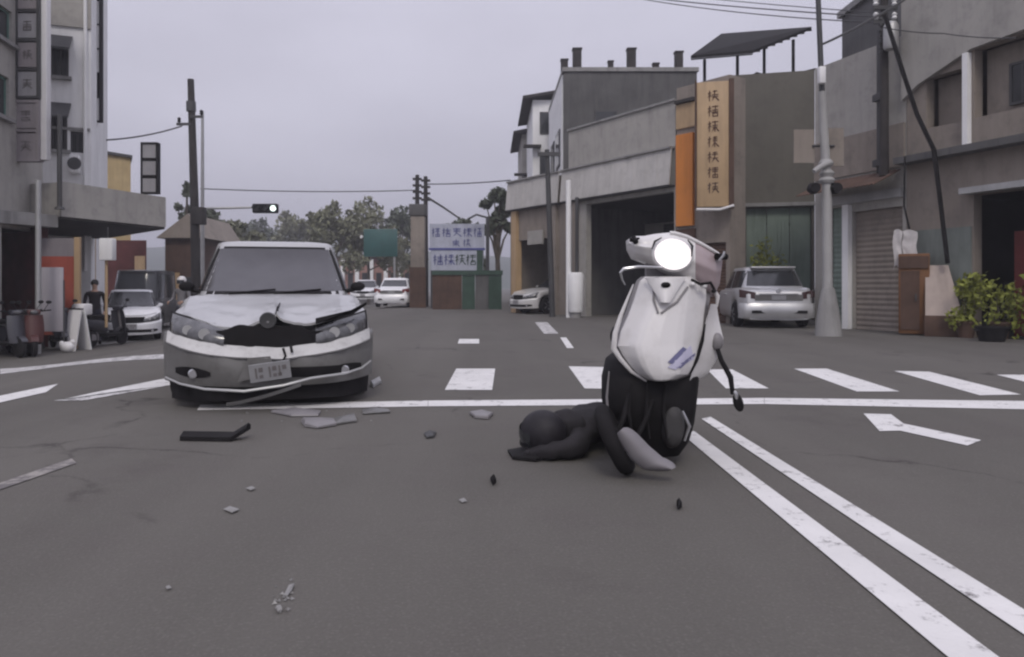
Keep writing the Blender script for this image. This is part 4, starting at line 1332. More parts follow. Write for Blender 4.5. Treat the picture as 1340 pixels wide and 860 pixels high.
    if 'front' in ends:
        b = MB()
        for (u0, u1, v0, v1) in ((-0.94, 0.94, 0.045, ga), (-0.94, 0.94, gb, gb + 0.04), (-0.95, -0.9, ga, gb), (0.9, 0.95, ga, gb)):
            b.patch(lambda u, v: face(lerp(u0, u1, u), lerp(v0, v1, v), -1, 0.005), 16 if u1 - u0 > 1 else 2, 8 if v1 - v0 > .2 else 2)
        b.build('windscreen_seal', black, wso)
        for s0, s1 in ((-0.55, 0.02), (0.0, 0.6)):
            a1, a2 = Vector(face(s0, 0.06, -1, 0.03)), Vector(face(s1, 0.13, -1, 0.03))
            MB().tube([a1, a1.lerp(a2, 0.5) + Vector((0, -0.012, 0)), a2], 0.009, 5).build('wiper', black, t)
    rw = MB()
    rw.patch(lambda u, v: face(lerp(-0.86, 0.86, u), lerp(0.2, 0.86, v), 1, 0.006), 20, 6)
    rw.build('rear_window', glass, t)
    for sgn in (-1, 1):
        y0a, y1a = yb0 + 0.45, (yb0 + yb1) / 2 - 0.03
        y0b, y1b = (yb0 + yb1) / 2 + 0.05, yb1 - 0.5
        for (ya, yb_, ya2, yb2) in ((y0a, y1a, yr0 + 0.12, y1a), (y0b, y1b, y0b, yr1 - 0.08)):
            k = MB()
            k.patch(lambda u, v: side(lerp(lerp(ya, yb_, u), lerp(ya2, yb2, u), v), lerp(0.1, 0.88, v), sgn, 0.005), 8, 5)
            k.build('side_window', glass, t)
        # mirrors
        mx, my, mz = sgn * (hw * 0.9), yb0 + 0.42, belt + 0.07
        mo = MB().ell((mx + sgn * 0.06, my, mz), (0.075, 0.045, 0.05), 14, 8).tube([(mx - sgn * 0.06, my + 0.02, mz - 0.05), (mx + sgn * 0.05, my, mz - 0.02)], 0.025, 6)
        mo.build('door_mirror', paint_m if not damaged else black, t)
        hl = MB().rbox(sgn * hw - (0.02), sgn * hw + 0.02, (yb0 + yb1) / 2 - 0.3, (yb0 + yb1) / 2 - 0.1, belt - 0.14, belt - 0.11, 0.006)
        hl.build('door_handle', paint_m, t)
    # wheels
    for sgn in (-1, 1):
        for ax in (ax1, ax2):
            cx = sgn * (hw - 0.11)
            w = MB().lathe([(0.19, -0.1), (0.27, -0.1), (0.30, -0.075), (0.31, -0.03), (0.31, 0.03), (0.30, 0.075), (0.27, 0.1), (0.19, 0.1)], (cx, ax, 0.31), 'x', 28).build('wheel', rubber, t)
            k = MB().lathe([(0.19, -0.09), (0.19, 0.09), (0.165, 0.092), (0.15, 0.06)], (cx, ax, 0.31), 'x', 24)
            for q in range(5):
                a = 2 * math.pi * q / 5
                k.tube([(cx + sgn * 0.075, ax, 0.31), (cx + sgn * 0.08, ax + 0.17 * math.cos(a), 0.31 + 0.17 * math.sin(a))], 0.026, 6)
            k.build('rim', chrome, w)
    bm = bump_m or paint_m
    def nose(x, k=1.0):                       # plan curve of the front
        return 0.42 * (min(1.0, abs(x) / hw)) ** 4
    if 'front' in ends:
        rise = 0.13 if damaged else 0.08
        ztop0 = 0.49 if damaged else 0.53
        def bfun(zlo, zhi, bulge):
            def fn(u, v):
                x = lerp(-hw, hw, u) * 1.01
                q = abs(x) / hw
                z = lerp(zlo + 0.03 * q * q, ztop0 + rise * q ** 2.2, v)
                wob = (0.012 * math.sin(x * 9 + v * 4) * (1 - q * 0.5)) if damaged else 0
                ledge = 0.085 * max(0, v - 0.88) / 0.12
                return (x * (1 - 0.012 * (1 - v)), nose(x) - 0.085 + 0.05 * (1 - math.sin(math.pi * (0.15 + 0.6 * v))) + ledge + wob, z)
            return fn
        bp = MB()
        bp.patch(bfun(0.19, 0.53, 0.5), 44, 14, (0, 0.03, 0))
        bo = bp.build('front_bumper', bm, t, smooth=60)
        k = MB()
        k.patch(lambda u, v: (lerp(-0.5, 0.5, u) * hw * 0.98, nose(lerp(-0.5, 0.5, u)) - 0.022, lerp(0.46 + (0.09 * abs(2 * u - 1) ** 3 if damaged else 0), 0.692 - (0.06 * abs(2 * u - 0.9) ** 2 + 0.012 * math.sin(u * 23) if damaged else 0), v)), 24, 3, (0, 0.05, 0))
        go = k.build('grille_opening' if damaged else 'grille', black, t)
        k = MB()
        lo_ = (0.1, 0.62) if damaged else (-0.55, 0.55)
        fnb = bfun(0.19, 0.53, 0.5)
        def onb(x, z, off):
            q = abs(x) / hw
            p = Vector(fnb((x / 1.01 + hw) / (2 * hw), (z - 0.19 - 0.03 * q * q) / (ztop0 + rise * q ** 2.2 - 0.19 - 0.03 * q * q)))
            return p + Vector((0, -off, 0))
        k.patch(lambda u, v: onb(lerp(*lo_, u), lerp(0.26, 0.345, v), 0.006), 16, 3)
        k.build('lower_grille', black, bo)
        for sgn in (-1, 1):
            def hfn(u, v):
                q = lerp(0.42, 0.93, u)
                x = sgn * q * hw
                zlo = ztop0 + rise * q ** 2.2 + 0.012
                zhi = lerp(0.665, 0.775, u)
                z = lerp(zlo, zhi, v)
                return (x, nose(x) - 0.03 + 0.10 * v * v - 0.012 * math.sin(math.pi * v), z)
            hs_ = MB()
            hs_.patch(lambda u, v: Vector(hfn(u * 1.08 - 0.04, v * 1.16 - 0.08)) + Vector((0, 0.014, 0)), 12, 6)
            hs_.build('headlight_housing', black, t)
            k = MB()
            k.patch(hfn, 12, 6, (0, 0.04, -0.0))
            ho = k.build('headlight', lens, t)
            for q, r in ((0.35, 0.045), (0.66, 0.04)):
                c = Vector(hfn(q, 0.45)) + Vector((0, -0.006, 0))
                MB().lathe([(r, 0.0), (r * 0.8, 0.006), (r * 0.4, 0.002)], c, 'y', 16).build('lamp_reflector', steel, ho)
            fx = sgn * 0.70 * hw
            c = onb(fx, 0.30, 0.008)
            k = MB()
            k.patch(lambda u, v: onb(sgn * lerp(0.54 * hw, 0.88 * hw, u), 0.30 + 0.02 * u + (v - 0.5) * 0.085 * math.sin(math.pi * (0.08 + 0.8 * u)) ** 0.7, 0.007), 12, 3)
            k.build('fog_lamp_recess', black, bo)
            MB().lathe([(0.04, 0), (0.03, -0.012)], c - Vector((0, 0.004, 0)), 'y', 14).build('fog_lamp', chrome, bo)
    # plates
    def plate(cx, y, z, rot, parent, wd=0.33, ht=0.16):
        M = Matrix.Translation((cx, y, z)) @ Matrix.Rotation(rot[1], 4, 'Y') @ Matrix.Rotation(rot[0], 4, 'X')
        pl = MB().box(-wd / 2, wd / 2, -0.006, 0.006, -ht / 2, ht / 2, M).build('licence_plate', plate_m, parent, smooth=0)
        k = MB()
        r = random.Random(int(L * 100))
        for i in range(6):
            x = -wd * 0.34 + i * wd * 0.12 + (wd * 0.09 if i > 1 else 0)
            k.box(x - 0.016, x + 0.016, -0.0095, -0.0065, ht * 0.05, ht * 0.3, M) if i % 2 else k.box(x - 0.006, x + 0.008, -0.0095, -0.0065, -ht * 0.3, ht * 0.3, M)
            if i in (1, 3, 4):
                k.box(x - 0.014, x + 0.014, -0.0095, -0.0065, -ht * 0.3, -ht * 0.12, M)
        k.build('plate_marks', ink_faded, pl, smooth=0)
    if 'front' in ends:
        if damaged:
            plate(0.0, -0.13, 0.32, (R(16), R(-7)), t, 0.32, 0.15)
        else:
            plate(0, -0.10, 0.42, (0, 0), t)
        # bonnet as its own panel
        def hood(u, v):
            x = lerp(-1, 1, u)
            y = lerp(0.035 + 0.30 * abs(x) ** 3.5, 1.16, v)
            wv = lerp(0.84, 0.88, v) * hw
            z = interp(top, y) + 0.012 + 0.02 * (1 - x * x)
            if damaged:
                front = (1 - v) ** 1.6
                z += front * (0.035 * math.exp(-((x + 0.05) / 0.14) ** 2) + 0.016 * math.sin(x * 6.5 + 1.2) + 0.05 * sm((x - 0.35) / 0.5) - 0.012) - 0.005
                z += 0.012 * noise.noise(Vector((x * 4, y * 5, 3))) * (0.3 + front) + 0.014 * front * abs(noise.noise(Vector((x * 8, y * 3, 7))))
                z += (0.022 if x > 0.06 + 0.05 * v else 0.0) * front * (1 - 0.8 * abs(x))
                z += 0.03 * math.exp(-((x - 0.05 - 0.03 * math.sin(9 * y)) / 0.035) ** 2) * (1 - v) * 0.9
            return (x * wv, y, z)
        k = MB()
        k.patch(hood, 60, 26, (0, 0.0, -0.02))
        bn = k.build('bonnet', paint_m, t, smooth=28 if damaged else 50)
        if damaged:
            MB().tube([Vector(hood(0.53 + 0.025 * q, q)) + Vector((0, -0.004, 0.006)) for q in [0.02 + 0.07 * i for i in range(9)]], [0.012 - 0.001 * i for i in range(9)], 6).build('bonnet_split', black, bn)
    def tail(x):
        return L - 0.10 * (abs(x) / hw) ** 3
    if 'rear' in ends:
        k = MB()
        k.patch(lambda u, v: (lerp(-hw, hw, u), tail(lerp(-hw, hw, u)) + 0.09 * math.sin(math.pi * (0.15 + 0.7 * v)) - 0.16 * sm((abs(u - 0.5) - 0.44) / 0.06), lerp(0.24, 0.60, v)), 36, 10, (0, -0.03, 0))
        ro = k.build('rear_bumper', paint_m, t, smooth=60)
        k = MB()
        k.patch(lambda u, v: (lerp(-0.72, 0.72, u) * hw, tail(0.6) + 0.085 + 0.025, lerp(0.36, 0.43, v)), 12, 2)
        k.build('bumper_trim', black, ro)
        MB().box(-0.62 * hw, 0.62 * hw, L - 0.04, L + 0.012, 0.66, 0.80).build('plate_recess', dull_silver, t, smooth=0)
        MB().rbox(-0.5 * hw, 0.5 * hw, L - 0.02, L + 0.035, 0.80, 0.84, 0.01).build('trunk_handle', paint_m, t)
        M = Matrix.Translation((0, L + 0.018, 0.73)) @ Matrix.Rotation(math.pi, 4, 'Z')
        pl = MB().box(-0.165, 0.165, -0.004, 0.004, -0.05, 0.06, M).build('licence_plate', plate_m, t, smooth=0)
        for sgn in (-1, 1):
            k = MB()
            k.patch(lambda u, v: (sgn * lerp(0.60, 0.985, u) * hw, L + 0.012 - 0.17 * u ** 2.5, lerp(lerp(0.70, 0.74, u), lerp(0.86, 0.93, u), v)), 10, 5, (0, -0.03, 0))
            k.build('tail_light', red_lens if kind != 'hatch' else mat('smoked_tail_lamp', (0.06, 0.03, 0.03), 0.2, var=0.3, scale=8, coat=0.5), t)
        if kind == 'hatch':
            hx, yc, hy, z = cabin(1.0)
            MB().rbox(-hx * 0.85, hx * 0.85, yc + hy - 0.08, yc + hy + 0.13, z - 0.02, z + 0.025, 0.012).build('roof_spoiler', paint_m, t)
            MB().tube([(0, L - 0.3, 0.99), (0.22, L - 0.28, 1.03)], 0.008, 5).build('rear_wiper', black, t)
            MB().lathe([(0.06, 0), (0.05, 0.012)], (0, L + 0.0, 0.90), 'y', 14).build('tail_badge', chrome, t)
    return t

# the damaged sedan: noses towards the camera
pc = Vector((X_(354, 6.25), 6.25, 0))
mc = car('damaged_sedan', 'silver sedan with a crumpled bonnet and hanging front bumper facing the camera', pc, R(14.5), 4.35, 1.72, 1.49, silver, 'sedan', True, ('front',), bump_m=dull_silver, screen_m=screen)
mc.location.z = 0
# broken bits still hanging on the sedan
k = MB().lathe([(0.034, -0.012), (0.062, -0.015), (0.068, 0.0), (0.062, 0.012), (0.034, 0.01)], (0.0, 0.0, 0.0), 'y', 22, M=Matrix.Rotation(R(8), 4, 'X'))
e = k.build('bonnet_badge', dsteel, mc)
e.location = (-0.02, -0.03, 0.725)
MB().ell((0, 0, 0), (0.036, 0.012, 0.036), 14, 8).build('badge_centre', chrome, e)
hwm = 0.86
def nz_(x): return 0.42 * min(1.0, abs(x) / hwm) ** 4
k = MB()
k.tube([(x, nz_(x) - 0.10 - d, z) for x, d, z in ((-0.84, 0.0, 0.25), (-0.7, 0.0, 0.215), (-0.5, 0.01, 0.185), (-0.2, 0.02, 0.165), (0.1, 0.05, 0.205), (0.32, 0.04, 0.255), (0.6, 0.02, 0.275), (0.75, 0.01, 0.30), (0.84, 0.0, 0.345))], [0.008, 0.010, 0.012, 0.013, 0.012, 0.012, 0.011, 0.010, 0.008], 7)
k.build('bumper_lip', silver, mc)
k = MB().patch(lambda u, v: (lerp(-0.33, 0.24, u), -0.16 - 0.03 * v, lerp(0.06, 0.20, u ** 1.4) + 0.03 * v), 12, 2, (0, 0.01, -0.004))
k.build('broken_trim_strip', silver, mc)
k = MB().patch(lambda u, v: (lerp(-0.80, 0.82, u), 0.02 + nz_(lerp(-.8, .82, u)), lerp(0.07, 0.24, v)), 20, 3, (0, 0.02, 0))
k.build('torn_undertray', black, mc)
def ledge_(u, v):
    x = lerp(-0.97, 0.97, u) * hwm
    q = abs(x) / hwm
    return (x, nz_(x) - 0.112 + 0.085 * v + 0.012 * math.sin(x * 9 + 4) * (1 - q * 0.5) + 0.006 * math.sin(31 * x), 0.49 + 0.13 * q ** 2.2 - 0.062 + 0.085 * v - 0.012 * math.exp(-((x - 0.08) / 0.1) ** 2))
k = MB().patch(ledge_, 60, 4, (0, 0.012, -0.012))
k.build('bumper_ledge', mat('bumper_edge_highlight', (0.50, 0.495, 0.485), 0.4, var=0.06, scale=3, dirt=(0.25, 0.24, 0.23), dirt_amt=0.5), mc)  # light caught by the bumper top, painted as a brighter edge
k = MB()
k.prism([(-0.25, -0.118, 0.24), (-0.17, -0.122, 0.43), (0.0, -0.122, 0.44), (0.05, -0.12, 0.30)], (0, 0.01, 0))
k.build('bent_plate_bracket', dull_silver, mc, smooth=0)
k = MB().tube([(0.10, -0.10, 0.50), (0.12, -0.12, 0.44), (0.09, -0.13, 0.39)], [0.012, 0.01, 0.008], 6).tube([(0.16, -0.09, 0.52), (0.17, -0.12, 0.47)], 0.012, 6)
k.build('torn_wire', black, mc)
k = MB()
k.prism([(0.36, 0.0, 0.735), (0.66, 0.08, 0.80), (0.80, 0.22, 0.865), (0.80, 0.22, 0.84), (0.66, 0.07, 0.755), (0.36, -0.01, 0.69)], (0, 0.04, 0))
k.build('bonnet_gap', black, mc, smooth=0)

# white car parked at the left
xw = X_(178, 22.5)
car('parked_white_car', 'small white car parked nose out by the dark red arcade on the left', (xw + 0.35, 21.4, gz(xw + 0.35)), R(24), 3.6, 1.62, 1.46, white_car, 'hatch', False, ('front',))
xv = X_(196, 27.5)
car('parked_black_van', 'black boxy van parked behind the small white car', (xv, 26.0, gz(xv)), R(12), 4.3, 1.75, 2.15, dark_car, 'van', False, ('front',))
# far cars
fc = car('distant_white_car', 'white sedan far down the road just right of the damaged sedan', (X_(512, 36), 36 + 4.2, 0), R(180), 4.2, 1.7, 1.42, white_car, 'sedan', False, ('rear',))
xq = X_(481, 52)
car('distant_pale_car', 'pale car further off, half hidden by the sedan bonnet', (xq, 50, 0), R(3), 4.2, 1.7, 1.45, white_car, 'sedan', False, ('front',))
# silver hatchback parked on the right, seen from behind
car('parked_silver_hatchback', 'silver hatchback seen from behind, parked in front of the green shutters', (X_(1019, 18.2) + 4.1 * 0.105, 18.2 + 4.1 * 0.995, 0), R(180 - 6), 4.1, 1.78, 1.50, car_paint('bright_silver_paint', (0.50, 0.50, 0.51), 0.4), 'hatch', False, ('rear',))
car('parked_pale_car', 'pale small car with its nose poking out of the shop opening by the padded pole', (1.05, 28.0, 0), R(-58), 3.5, 1.55, 1.40, car_paint('pale_car_paint', (0.60, 0.59, 0.58), 0.1), 'hatch', False, ('front',))

# ================================================= THE STRUCK SCOOTER
# local axes: x to the image right, y away from the camera, z up; built upright in pixels at its distance
Ys = 4.05
SX = X_(850, Ys)
sc = thing('crashed_scooter', 'white motor scooter tipping forward with its headlight on and front wheel twisted', 'scooter', (SX, Ys, 0))
def Q(px, py, dy=0.0):
    """photo pixel to the scooter's local frame, dy behind its front plane"""
    p = P(px, py, Ys + dy)
    return Vector((p.x - SX, dy, p.z))
sw_ = mat('scooter_white_paint', (0.66, 0.645, 0.64), 0.36, 0.0, var=0.04, scale=2, coat=0.4, dirt=(0.42, 0.40, 0.39), dirt_amt=0.35)
sp_ = mat('scooter_pink_shading', (0.34, 0.275, 0.285), 0.4, 0.0, var=0.06, scale=2, coat=0.35, dirt=(0.25, 0.2, 0.2), dirt_amt=0.3)  # pinkish shading on the white cowl, put into the colour
sgr = mat('scooter_grey_plastic', (0.20, 0.19, 0.195), 0.5, var=0.1, scale=6)
decal = mat('blue_violet_decal', (0.13, 0.13, 0.24), 0.4, var=0.1, scale=8)
decal2 = mat('pale_lilac_decal', (0.50, 0.49, 0.62), 0.4, var=0.1, scale=8)
# leg shield: rows of (py, left px, right px)
rows = [(362, 845, 917), (368, 838, 924), (392, 830, 924), (412, 823, 921), (434, 813, 919), (453, 809, 915), (466, 816, 911), (480, 826, 906), (490, 836, 900), (497, 848, 884), (499, 857, 872)]
def shield(u, v, grow=0.0, dy=0.0):
    t = v * (len(rows) - 1)
    i = min(int(t), len(rows) - 2)
    f = t - i
    py, a, b = [lerp(rows[i][k], rows[i + 1][k], f) for k in range(3)]
    x = lerp(a - grow, b + grow, u)
    s = 2 * u - 1
    c0 = lerp(0.40, 0.62, sm(v))
    nose = (0.095 + 0.03 * (1 - abs(s))) * (1 - max(0.0, (abs(s) - c0) / (1 - c0)) ** 1.2) * (0.6 + 0.4 * math.sin(math.pi * min(1, v * 1.05)))
    crease = 0.006 * math.exp(-((abs(s) - c0) / 0.05) ** 2)
    rake = -0.10 * sm((v - 0.0) / 1.0)
    return Q(x, py, 0.16 - nose + crease + rake + dy + 0.05 * (v > 0.98))
k = MB()
k.patch(lambda u, v: shield(u, v), 48, 40, (0, 0.025, 0))
so_ = k.build('leg_shield', sw_, sc, smooth=24)
k = MB()
k.patch(lambda u, v: shield(u, v, 5.0, 0.045), 24, 24, (0, 0.02, 0))
k.build('shield_backing', sgr, sc, smooth=40)
# V-shaped nose crest with a small dark intake
k = MB()
def crest(u, v):
    w = lerp(24, 4, v ** 0.8)
    px = lerp(868 - w, 874 + w, u)
    py = lerp(364, 396, v)
    uu = (px - 829) / 105
    b = shield(uu, (py - 362) / 137 * 0.72 + 0.12)
    return Q(px, py, b.y - 0.018 - 0.02 * math.sin(math.pi * u))
k.patch(crest, 12, 8, (0, 0.02, 0))
k.build('nose_crest', sw_, so_)
k = MB().ell(crest(0.5, 0.28) + Vector((0, -0.004, 0)), (0.026, 0.012, 0.016), 14, 8)
k.build('horn_intake', black, so_)
k = MB()
for (pts, w) in (([(851, 366), (857, 382), (869, 398)], 0.006), ([(905, 368), (892, 384), (873, 398)], 0.006)):
    k.tube([shield((a - 829) / 105, (b - 362) / 137 * 0.72 + 0.10) * 1.0 + Vector((0, -0.008, 0)) for a, b in pts], w, 6)
k.build('panel_seam', sgr, so_)
# side edges: dark gap and outer white trim on both sides
def side_trim(name, pts, w, m, dy, nn=8):
    k = MB()
    k.tube([Q(a, b, dy) for a, b in pts], w, nn)
    return k.build(name, m, sc)
side_trim('side_trim', [(829, 372), (820, 394), (812, 414), (805, 436), (803, 456), (812, 470), (826, 486), (846, 499)], [0.004, 0.008, 0.011, 0.014, 0.016, 0.013, 0.010, 0.005], sw_, 0.09)
# right side fairing with black stripe and lilac decals
k = MB()
def fair(u, v):
    py = lerp(398, 500, v)
    a = interp([(398, 931), (430, 922), (460, 914), (480, 908), (500, 902)], py)
    b = interp([(398, 938), (420, 941), (445, 947), (470, 938), (490, 926), (500, 912)], py)
    return Q(lerp(a, b, u), py, 0.11 + 0.10 * u)
k.patch(fair, 8, 20, (0, 0.02, 0))
k.build('side_fairing', sw_, sc)
side_trim('black_stripe', [(923, 424), (919, 446), (912, 470), (903, 490)], [0.003, 0.010, 0.011, 0.005], black, 0.10)
side_trim('rear_panel_edge', [(930, 372), (939, 388), (938, 402)], [0.008, 0.014, 0.006], sw_, 0.25)
side_trim('fairing_edge', [(945, 440), (936, 462), (925, 486)], [0.01, 0.018, 0.006], chrome, 0.22)
def on_shield(px, py):
    t = 0
    for i in range(len(rows) - 1):
        if rows[i][0] <= py <= rows[i + 1][0]:
            f = (py - rows[i][0]) / (rows[i + 1][0] - rows[i][0])
            t = i + f
            a, b = lerp(rows[i][1], rows[i + 1][1], f), lerp(rows[i][2], rows[i + 1][2], f)
    return shield((px - a) / (b - a), t / (len(rows) - 1), dy=-0.006)
def decal_poly(name, pts, m, nu=6):
    k = MB()
    a, b, c, d = [Vector((*p, 0)) for p in pts]
    k.patch(lambda u, v: on_shield(*(a.lerp(b, u).lerp(d.lerp(c, u), v))[:2]), nu, nu, (0, 0.003, 0))
    return k.build(name, m, so_)
decal_poly('lilac_decal', [(874, 481), (904, 452), (908, 470), (884, 484)], decal2)
decal_poly('blue_decal', [(874, 474), (894, 454), (899, 457), (880, 477)], decal)
decal_poly('blue_decal', [(884, 481), (910, 462), (909, 466), (891, 482)], decal)
# handlebar cowl, headlight
cowl_top = [(823, 313), (829, 309), (842, 309), (858, 306), (880, 304), (898, 309), (918, 319), (938, 331), (946, 340)]
cowl_bot = [(824, 325), (830, 337), (846, 343), (858, 350), (878, 362), (898, 370), (918, 380), (936, 384), (942, 372)]
def cowl(u, v):
    t = u * (len(cowl_top) - 1)
    i = min(int(t), len(cowl_top) - 2)
    f = t - i
    tx, ty = [lerp(cowl_top[i][k], cowl_top[i + 1][k], f) for k in (0, 1)]
    bx, by = [lerp(cowl_bot[i][k], cowl_bot[i + 1][k], f) for k in (0, 1)]
    dep = 0.11 * sm(min(u, 1 - u) / 0.30 + 0.15) * (0.45 + 0.55 * (1 - abs(2 * v - 0.9) ** 3)) + 0.02 * max(0, 1 - abs(v - 0.45) / 0.12)
    return Q(lerp(tx, bx, v), lerp(ty, by, v), 0.20 - dep)
k = MB()
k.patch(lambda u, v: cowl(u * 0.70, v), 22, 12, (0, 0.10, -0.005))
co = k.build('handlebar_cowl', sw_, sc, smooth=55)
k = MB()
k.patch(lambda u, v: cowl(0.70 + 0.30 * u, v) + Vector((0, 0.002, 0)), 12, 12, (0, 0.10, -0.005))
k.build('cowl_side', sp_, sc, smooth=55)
k = MB()
k.tube([cowl(u, 0.02) + Vector((0, -0.004, 0.004)) for u in [0.48 + 0.05 * i for i in range(10)]], 0.010, 7)
k.build('cowl_edge', sw_, co)
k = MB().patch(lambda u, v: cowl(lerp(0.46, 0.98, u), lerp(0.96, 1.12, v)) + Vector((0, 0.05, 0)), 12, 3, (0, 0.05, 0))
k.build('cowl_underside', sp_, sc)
hl_m = mat('lit_headlight', (1.0, 0.95, 0.97), 0.3, var=0.005, emit=1.9)
hy = cowl(0.47, 0.5).y
hc_ = Q(879.5, 333, hy)
M = Matrix.Rotation(R(8), 4, 'Y')
MB().lathe([(0.10, 0.03), (0.108, -0.012), (0.095, -0.024), (0.085, -0.01)], (hc_.x, hy, hc_.z), 'y', 30, M=M @ Matrix.Diagonal((1.06, 1, 0.88, 1))).build('headlight_bezel', sw_, co)
MB().ell((hc_.x, hy - 0.018, hc_.z), (0.088, 0.03, 0.070), 28, 14, M=M).build('headlight', hl_m, co)
k = MB()
for (a, b, c) in (((853, 326), (857, 316), (866, 311)), ((900, 314), (906, 322), (905, 336))):
    k.tube([Q(*p, hy - 0.035) for p in (a, b, c)], [0.003, 0.007, 0.003], 6)
k.build('headlight_brow', black, co)
# grips and levers
MB().lathe([(0.010, -0.02), (0.014, 0.0), (0.014, 0.03), (0.010, 0.04)], Q(829, 314, 0.13), 'x', 14).build('grip', black, sc)
MB().tube([Q(829, 310, 0.13), Q(832, 317, 0.10)], [0.012, 0.015], 12).build('grip_end', black, sc)
MB().tube([Q(938, 336, 0.12), Q(950, 336, 0.16)], [0.02, 0.018], 10).build('grip', black, sc)
MB().tube([Q(866, 350, 0.06), Q(836, 349, 0.0), Q(816, 352, 0.0), Q(812, 357, 0.0), Q(814, 366, 0.01), Q(818, 373, 0.02)], [0.006, 0.008, 0.009, 0.008, 0.006, 0.004], 8).build('brake_lever', chrome, sc)
MB().tube([Q(941, 341, 0.10), Q(947, 334, 0.09), Q(948, 329, 0.09)], [0.006, 0.007, 0.005], 7).build('brake_lever', chrome, sc)
k = MB()
k.patch(lambda u, v: Q(lerp(846, 905, u), lerp(340, 368, v), 0.20), 6, 4, (0, 0.05, 0))
k.build('steering_head', sgr, sc)
for (px, py, r) in ((906, 372, 0.016), (921, 374, 0.02), (934, 381, 0.014)):
    MB().ell(Q(px, py, 0.08), (r, r, r * 0.8), 12, 8).build('broken_fitting', white_paint if r > .015 else black, sc)
MB().tube([Q(905, 366, 0.1), Q(916, 372, 0.06), Q(930, 370, 0.07), Q(936, 382, 0.1)], 0.008, 6).build('torn_cable', black, sc)
# hanging rear view mirror on the right
MB().tube([Q(936, 448, 0.18), Q(944, 472, 0.16), Q(956, 494, 0.14), Q(959, 516, 0.14)], [0.012, 0.014, 0.016, 0.012], 8).build('mirror_stalk', black, sc)
mh = MB().ell(Q(966, 527, 0.14), (0.028, 0.014, 0.052), 16, 10, M=Matrix.Rotation(R(-18), 4, 'Y')).build('mirror_head', black, sc)
MB().ell(Q(963, 517, 0.125), (0.012, 0.006, 0.026), 12, 8, M=Matrix.Rotation(R(-14), 4, 'Y')).build('mirror_glass', chrome, mh)
MB().ell(Q(938, 447, 0.18), (0.036, 0.03, 0.05), 14, 10).build('stalk_joint', sgr, sc)
# lower body, all dark plastic
rings = []
for (py, a, b, d0, d1) in ((462, 812, 928, 0.20, 0.6), (474, 800, 926, 0.14, 0.62), (500, 796, 921, 0.08, 0.62), (530, 796, 918, 0.08, 0.62), (555, 800, 914, 0.10, 0.6), (578, 812, 905, 0.16, 0.55), (594, 830, 890, 0.22, 0.5)):
    l, r = Q(a, py, d0 + 0.08), Q(b, py, d0 + 0.08)
    cx, w = (l.x + r.x) / 2, (r.x - l.x) / 2
    ring_ = []
    for i in range(32):
        t = 2 * math.pi * i / 32
        c_, s_ = math.cos(t), math.sin(t)
        ring_.append(Vector((cx + w * math.copysign(abs(c_) ** 0.6, c_), (d0 + d1) / 2 + (d1 - d0) / 2 * math.copysign(abs(s_) ** 0.7, s_), l.z)))
    rings.append(ring_)
MB().loft(rings).build('lower_fairing', black, sc, smooth=50)
side_trim('floor_trim', [(797, 486), (794, 520), (796, 545), (804, 566), (812, 578)], [0.004, 0.007, 0.008, 0.008, 0.004], sgr, 0.12)
for px in (826, 848, 871):
    side_trim('fairing_rib', [(px, 502), (px - 3, 540), (px + 2, 574)], [0.006, 0.010, 0.006], rubber, 0.065)
# front mudguard knocked aside and twisted wheel
wc = Q(812, 606, -0.05)
Mw = Matrix.Rotation(R(-24), 4, 'Y') @ Matrix.Rotation(R(14), 4, 'Z')
wh_ = MB().lathe([(0.12, -0.034), (0.15, -0.042), (0.175, -0.038), (0.192, -0.02), (0.197, 0), (0.192, 0.02), (0.175, 0.038), (0.15, 0.042), (0.12, 0.034)], (0, 0, 0), 'x', 36).build('front_wheel', rubber, sc)
wq = Q(805, 592, 0.0)
wh_.location = (wq.x, 0.02, 0.187)
wh_.rotation_euler = (0, R(-25), R(-12))
k = MB().lathe([(0.118, -0.03), (0.118, 0.03), (0.10, 0.034), (0.10, -0.034)], (0, 0, 0), 'x', 28)
for q in range(5):
    a = 2 * math.pi * q / 5
    k.tube([(0, 0, 0), (0, 0.11 * math.cos(a), 0.11 * math.sin(a))], 0.012, 6)
k.build('rim', dsteel, wh_)
k = MB()
def mud(u, v):
    cx = interp([(0, 812), (0.25, 824), (0.5, 838), (0.75, 855), (1, 880)], u)
    cy = interp([(0, 564), (0.25, 576), (0.5, 593), (0.75, 607), (1, 614)], u)
    w = interp([(0, 6), (0.05, 10), (0.15, 12.5), (0.5, 15), (0.8, 15), (0.93, 11), (1, 5)], u)
    s = 2 * v - 1
    ang = R(lerp(48, 62, u))
    return Q(cx - w * s * math.sin(ang) * -1.0, cy + w * s * math.cos(ang) * -1.0, -0.13 - 0.03 * u - 0.035 * (1 - s * s))
k.patch(mud, 20, 10, (0, 0.012, 0))
k.build('front_mudguard', mat('mudguard_grey', (0.185, 0.175, 0.185), 0.55, var=0.08, scale=5), sc, smooth=60)
for s_ in (-1, 1):
    MB().tube([Q(846 + s_ * 16, 498, 0.14), Q(830 + s_ * 15, 550, 0.05), Q(810 + s_ * 14, 590, 0.03)], [0.018, 0.015, 0.013], 10).build('fork_leg', black, sc)
